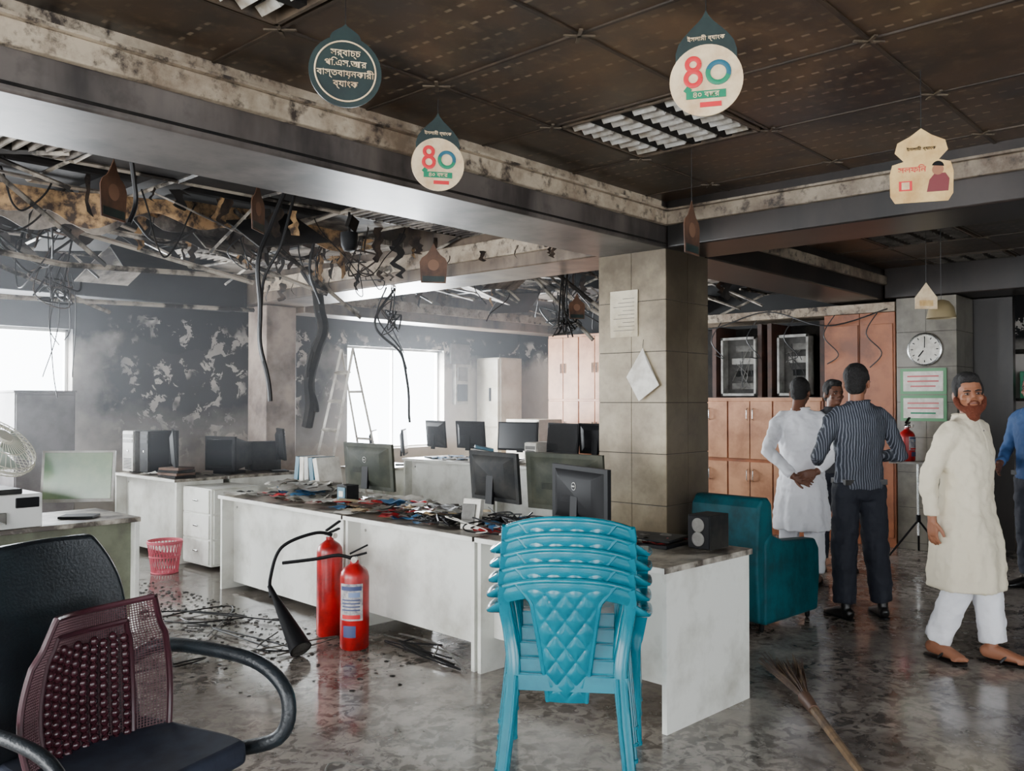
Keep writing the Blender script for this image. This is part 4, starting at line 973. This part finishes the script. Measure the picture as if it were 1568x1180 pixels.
def person(name,loc,heading,s,J,top,hem,topm,legm,shoe,sk,sandal=False,lean=0,beard=None,glasses=False,headyaw=0,headpitch=0,legr=(.095,.072,.06),collar=True,curl=.35,tilt=0):
    e=empty(name,loc,heading-pi/2,s)
    def sp(z): return lean*max(0,z-.9)
    rings=[(.93,.168,.122),(1.02,.16,.118),(1.12,.165,.122),(1.22,.178,.125),(1.32,.188,.122),(1.39,.175,.1),(1.435,.115,.08),(1.465,.07,.066),(1.475,.064,.06)]
    if top=='kurta':
        low=[(hem,.225,.205),(hem+.1,.22,.2),((hem+.93)/2,.21,.188),(.85,.192,.158)]
        rings=low+[(z,rx*1.06,ry*1.14) if z<1.3 else (z,rx*1.02,ry) for z,rx,ry in rings]
    else: rings=[(hem,.175,.13)]+rings
    b=B()
    def fold(th,i):
        z=rings[i][0]; w=max(0,min(1,(1.15-z)/.6)) if top=='kurta' else (.35 if z<1.1 else 0)
        return 1+.055*w*math.sin(6*th+z*2)+.04*w*math.sin(11*th+1-z*3)
    b.tube([(0,sp(z),z) for z,_,_ in rings],[(rx,ry) for _,rx,ry in rings],topm,n=48,ref=(1,0,0),fold=fold)
    for sd in ('L','R'):
        q=-1 if sd=='L' else 1; sh=V((q*.172,sp(1.385),1.385)); el=V(J['elb'+sd]); wr=V(J['wri'+sd]); end=wr+(el-wr)*.06
        rr=.066 if top=='kurta' else .058
        b.tube([sh+V((-q*.1,0,.01)),sh+V((-q*.03,0,.0)),sh*.8+el*.2,(sh+el)/2,el*.85+sh*.15,el,el*.8+end*.2,(el+end)/2,end],[.06,rr,rr*1.02,rr*.92,rr*.84,rr*.84,rr*.8,rr*.72,rr*.66],topm,n=16)
    o=b.build('torso_garment',parent=e); remesh(o,.011,2,.5); displace(o,.06,.026)
    for sd in ('L','R'):
        el=V(J['elb'+sd]); wr=V(J['wri'+sd]); q=-1 if sd=='L' else 1
        b=B(); b.tube([el*.9+wr*.1,(el+wr)/2,wr,wr+(wr-el).normalized()*.02],[.04,.034,.025,.026],sk,n=12); b.build('forearm_'+sd,parent=e)
        hd=V(J.get('hd'+sd,(wr-el))); hand(e,'hand_'+('left' if q<0 else 'right'),wr+(wr-el).normalized()*.01,hd,J.get('hn'+sd,(-q,0,0)),J.get('th'+sd,q),sk,curl)
    b=B(); b.tube([(0,0,1.0),(0,0,.93),(0,0,.86),(0,0,.8)],[(.13,.1),(.155,.112),(.16,.115),(.11,.1)],legm,n=24,ref=(1,0,0))
    for sd in ('L','R'):
        hp=V(J['hip'+sd]); kn=V(J['kne'+sd]); an=V(J['ank'+sd]); a2=an+(kn-an)*.02
        b.tube([hp+V((0,0,.04)),hp,(hp*.6+kn*.4),kn+(hp-kn)*.08,kn+(an-kn)*.1,kn*.5+an*.5,a2],[legr[0]*.9,legr[0],legr[0]*.92,legr[1]*1.02,legr[1],(legr[1]+legr[2])/2,legr[2]],legm,n=18)
        foot(e,'foot_'+sd,an,J.get('fy'+sd,0),shoe,sk,sandal)
    o=b.build('trousers',parent=e); remesh(o,.011,2,.5); displace(o,.06,.024)
    if collar:
        b=B(); b.tube([(.066*math.cos(a),sp(1.47)+.062*math.sin(a),1.47+.006*math.cos(a)) for a in [2*pi*i/24 for i in range(25)]],[(.007,.016)]*25,topm,n=8,ref=(0,0,1))
        if top=='kurta':
            b.tube([(0,.068+sp(1.46),1.46),(0,.125+sp(1.32),1.33),(0,.142+sp(1.2),1.2)],[(.014,.004)]*3,topm,n=6,ref=(1,0,0))
            for z in (1.24,1.31,1.38): b.ell((0,.136+sp(z)-(z-1.24)*.2,z),(.005,.004,.005),GREY,seg=8,rng=6)
        else:
            b.box((0,0.0,.925),(.3,.2,.035),SHB)
        b.build('collar_and_placket',parent=e)
    head(e,(0,sp(1.6)+.02,1.592),headyaw,headpitch,sk,beard,True,glasses,tilt)
    return e
st=dict(hipL=(-.09,0,.88),hipR=(.09,0,.88),kneL=(-.1,.01,.48),kneR=(.1,.01,.48),ankL=(-.11,-.02,.1),ankR=(.11,-.02,.1),fyL=.2,fyR=-.2,
    elbL=(-.24,-.03,1.1),elbR=(.24,-.03,1.1),wriL=(-.25,.06,.86),wriR=(.25,.06,.86))
def J(**k): d=dict(st); d.update(k); return d
person('bearded_man_in_cream_kurta',(5.54,1.48,0),math.radians(-104),.965,
    J(kneL=(-.09,.07,.48),ankL=(-.1,.1,.11),kneR=(.09,.01,.47),ankR=(.09,-.14,.11),elbR=(.25,-.09,1.1),wriR=(.23,-.08,.86),hdR=(-.05,-.0,-1),hnR=(-1,.3,0),elbL=(-.22,-.05,1.1),wriL=(-.2,-.04,.86)),
    'kurta',.44,KC,TW,SHB,SK,sandal=True,beard=BEARD,headyaw=-.8,legr=(.09,.085,.078),tilt=.08)
person('man_in_striped_shirt',(6.15,2.33,0),math.radians(50),1.02,
    J(elbL=(-.3,-.02,1.1),wriL=(-.2,.2,1.05),hdL=(.4,1,.1),elbR=(.3,-.02,1.1),wriR=(.2,.2,1.08),hdR=(-.4,1,.1),kneL=(-.11,0,.48),kneR=(.12,0,.48),ankL=(-.12,-.02,.1),ankR=(.15,-.02,.1)),
    'shirt',.88,STR,TN,SHB,SK,headyaw=-.7,glasses=True,legr=(.1,.085,.072))
person('man_in_white_kurta',(6.95,3.1,0),math.radians(28),.98,
    J(elbL=(-.28,-.16,1.12),wriL=(-.08,-.22,.92),hdL=(1,-.1,-.35),hnL=(0,-1,0),thL=1,elbR=(.28,-.14,1.12),wriR=(.1,-.22,.96),hdR=(-1,-.15,-.3),hnR=(0,-1,0),thR=-1,kneL=(-.1,.06,.48),ankL=(-.1,.1,.1),ankR=(.1,-.08,.1)),
    'kurta',.46,KW,TW,SHB,SKD,sandal=True,lean=.18,headyaw=-.3,headpitch=-.3,legr=(.1,.085,.075))
person('man_in_dark_shirt',(7.75,3.16,0),math.radians(215),.98,J(),'shirt',.88,mat('shirt_charcoal',(50,50,54),.8),TN,SHB,SKD,headyaw=.3)
person('man_in_blue_shirt',(8.0,1.62,0),math.radians(150),1.0,J(elbR=(.26,.02,1.1),wriR=(.16,.2,1.0)),'shirt',.88,BS,TN,SHB,SKD,headyaw=.2)

# ---------------------------------------------------------------- thin haze volume added over the rear bays to give window glow
hm=bpy.data.materials.new('thin_haze'); hm.use_nodes=True; nt=hm.node_tree; nt.nodes.remove(nt.nodes['Principled BSDF'])
vs_=nt.nodes.new('ShaderNodeVolumePrincipled'); vs_.inputs['Density'].default_value=.014; vs_.inputs['Color'].default_value=(.92,.95,1,1); vs_.inputs['Anisotropy'].default_value=.45
nt.links.new(vs_.outputs[0],nt.nodes['Material Output'].inputs['Volume'])
b=B(); b.bx(X0+.05,9.2,5.0,9.38,1.0,3.2,hm); b.build('added_haze')

# ---------------------------------------------------------------- light
w=bpy.data.worlds.new('sky'); bpy.context.scene.world=w; w.use_nodes=True
bg=w.node_tree.nodes['Background']; bg.inputs[0].default_value=(.88,.94,1,1); bg.inputs[1].default_value=14
def area(name,loc,rot,sx,sy,en,col=(1,.98,.95)):
    l=bpy.data.lights.new(name,'AREA'); l.shape='RECTANGLE'; l.size=sx; l.size_y=sy; l.energy=en; l.color=col
    o=bpy.data.objects.new(name,l); COL.objects.link(o); o.location=loc; o.rotation_euler=rot
for k,(p,q,zl,zh) in enumerate(winN): area('daylight_near_%d'%k,(X0-.3,(p+q)/2,(zl+zh)/2),(pi/2,0,-pi/2),q-p,zh-zl,(70,140,200)[k])
for k,(p,q,zl,zh) in enumerate(winL): area('daylight_left_%d'%k,((p+q)/2,Y1+.3,(zl+zh)/2),(pi/2,0,pi),q-p,zh-zl,(120,360,520)[k],(.93,.97,1))
for k,(p,q,zl,zh) in enumerate(winR): area('daylight_right_%d'%k,((p+q)/2,Y0-.3,(zl+zh)/2),(pi/2,0,0),q-p,zh-zl,(25,8)[k])
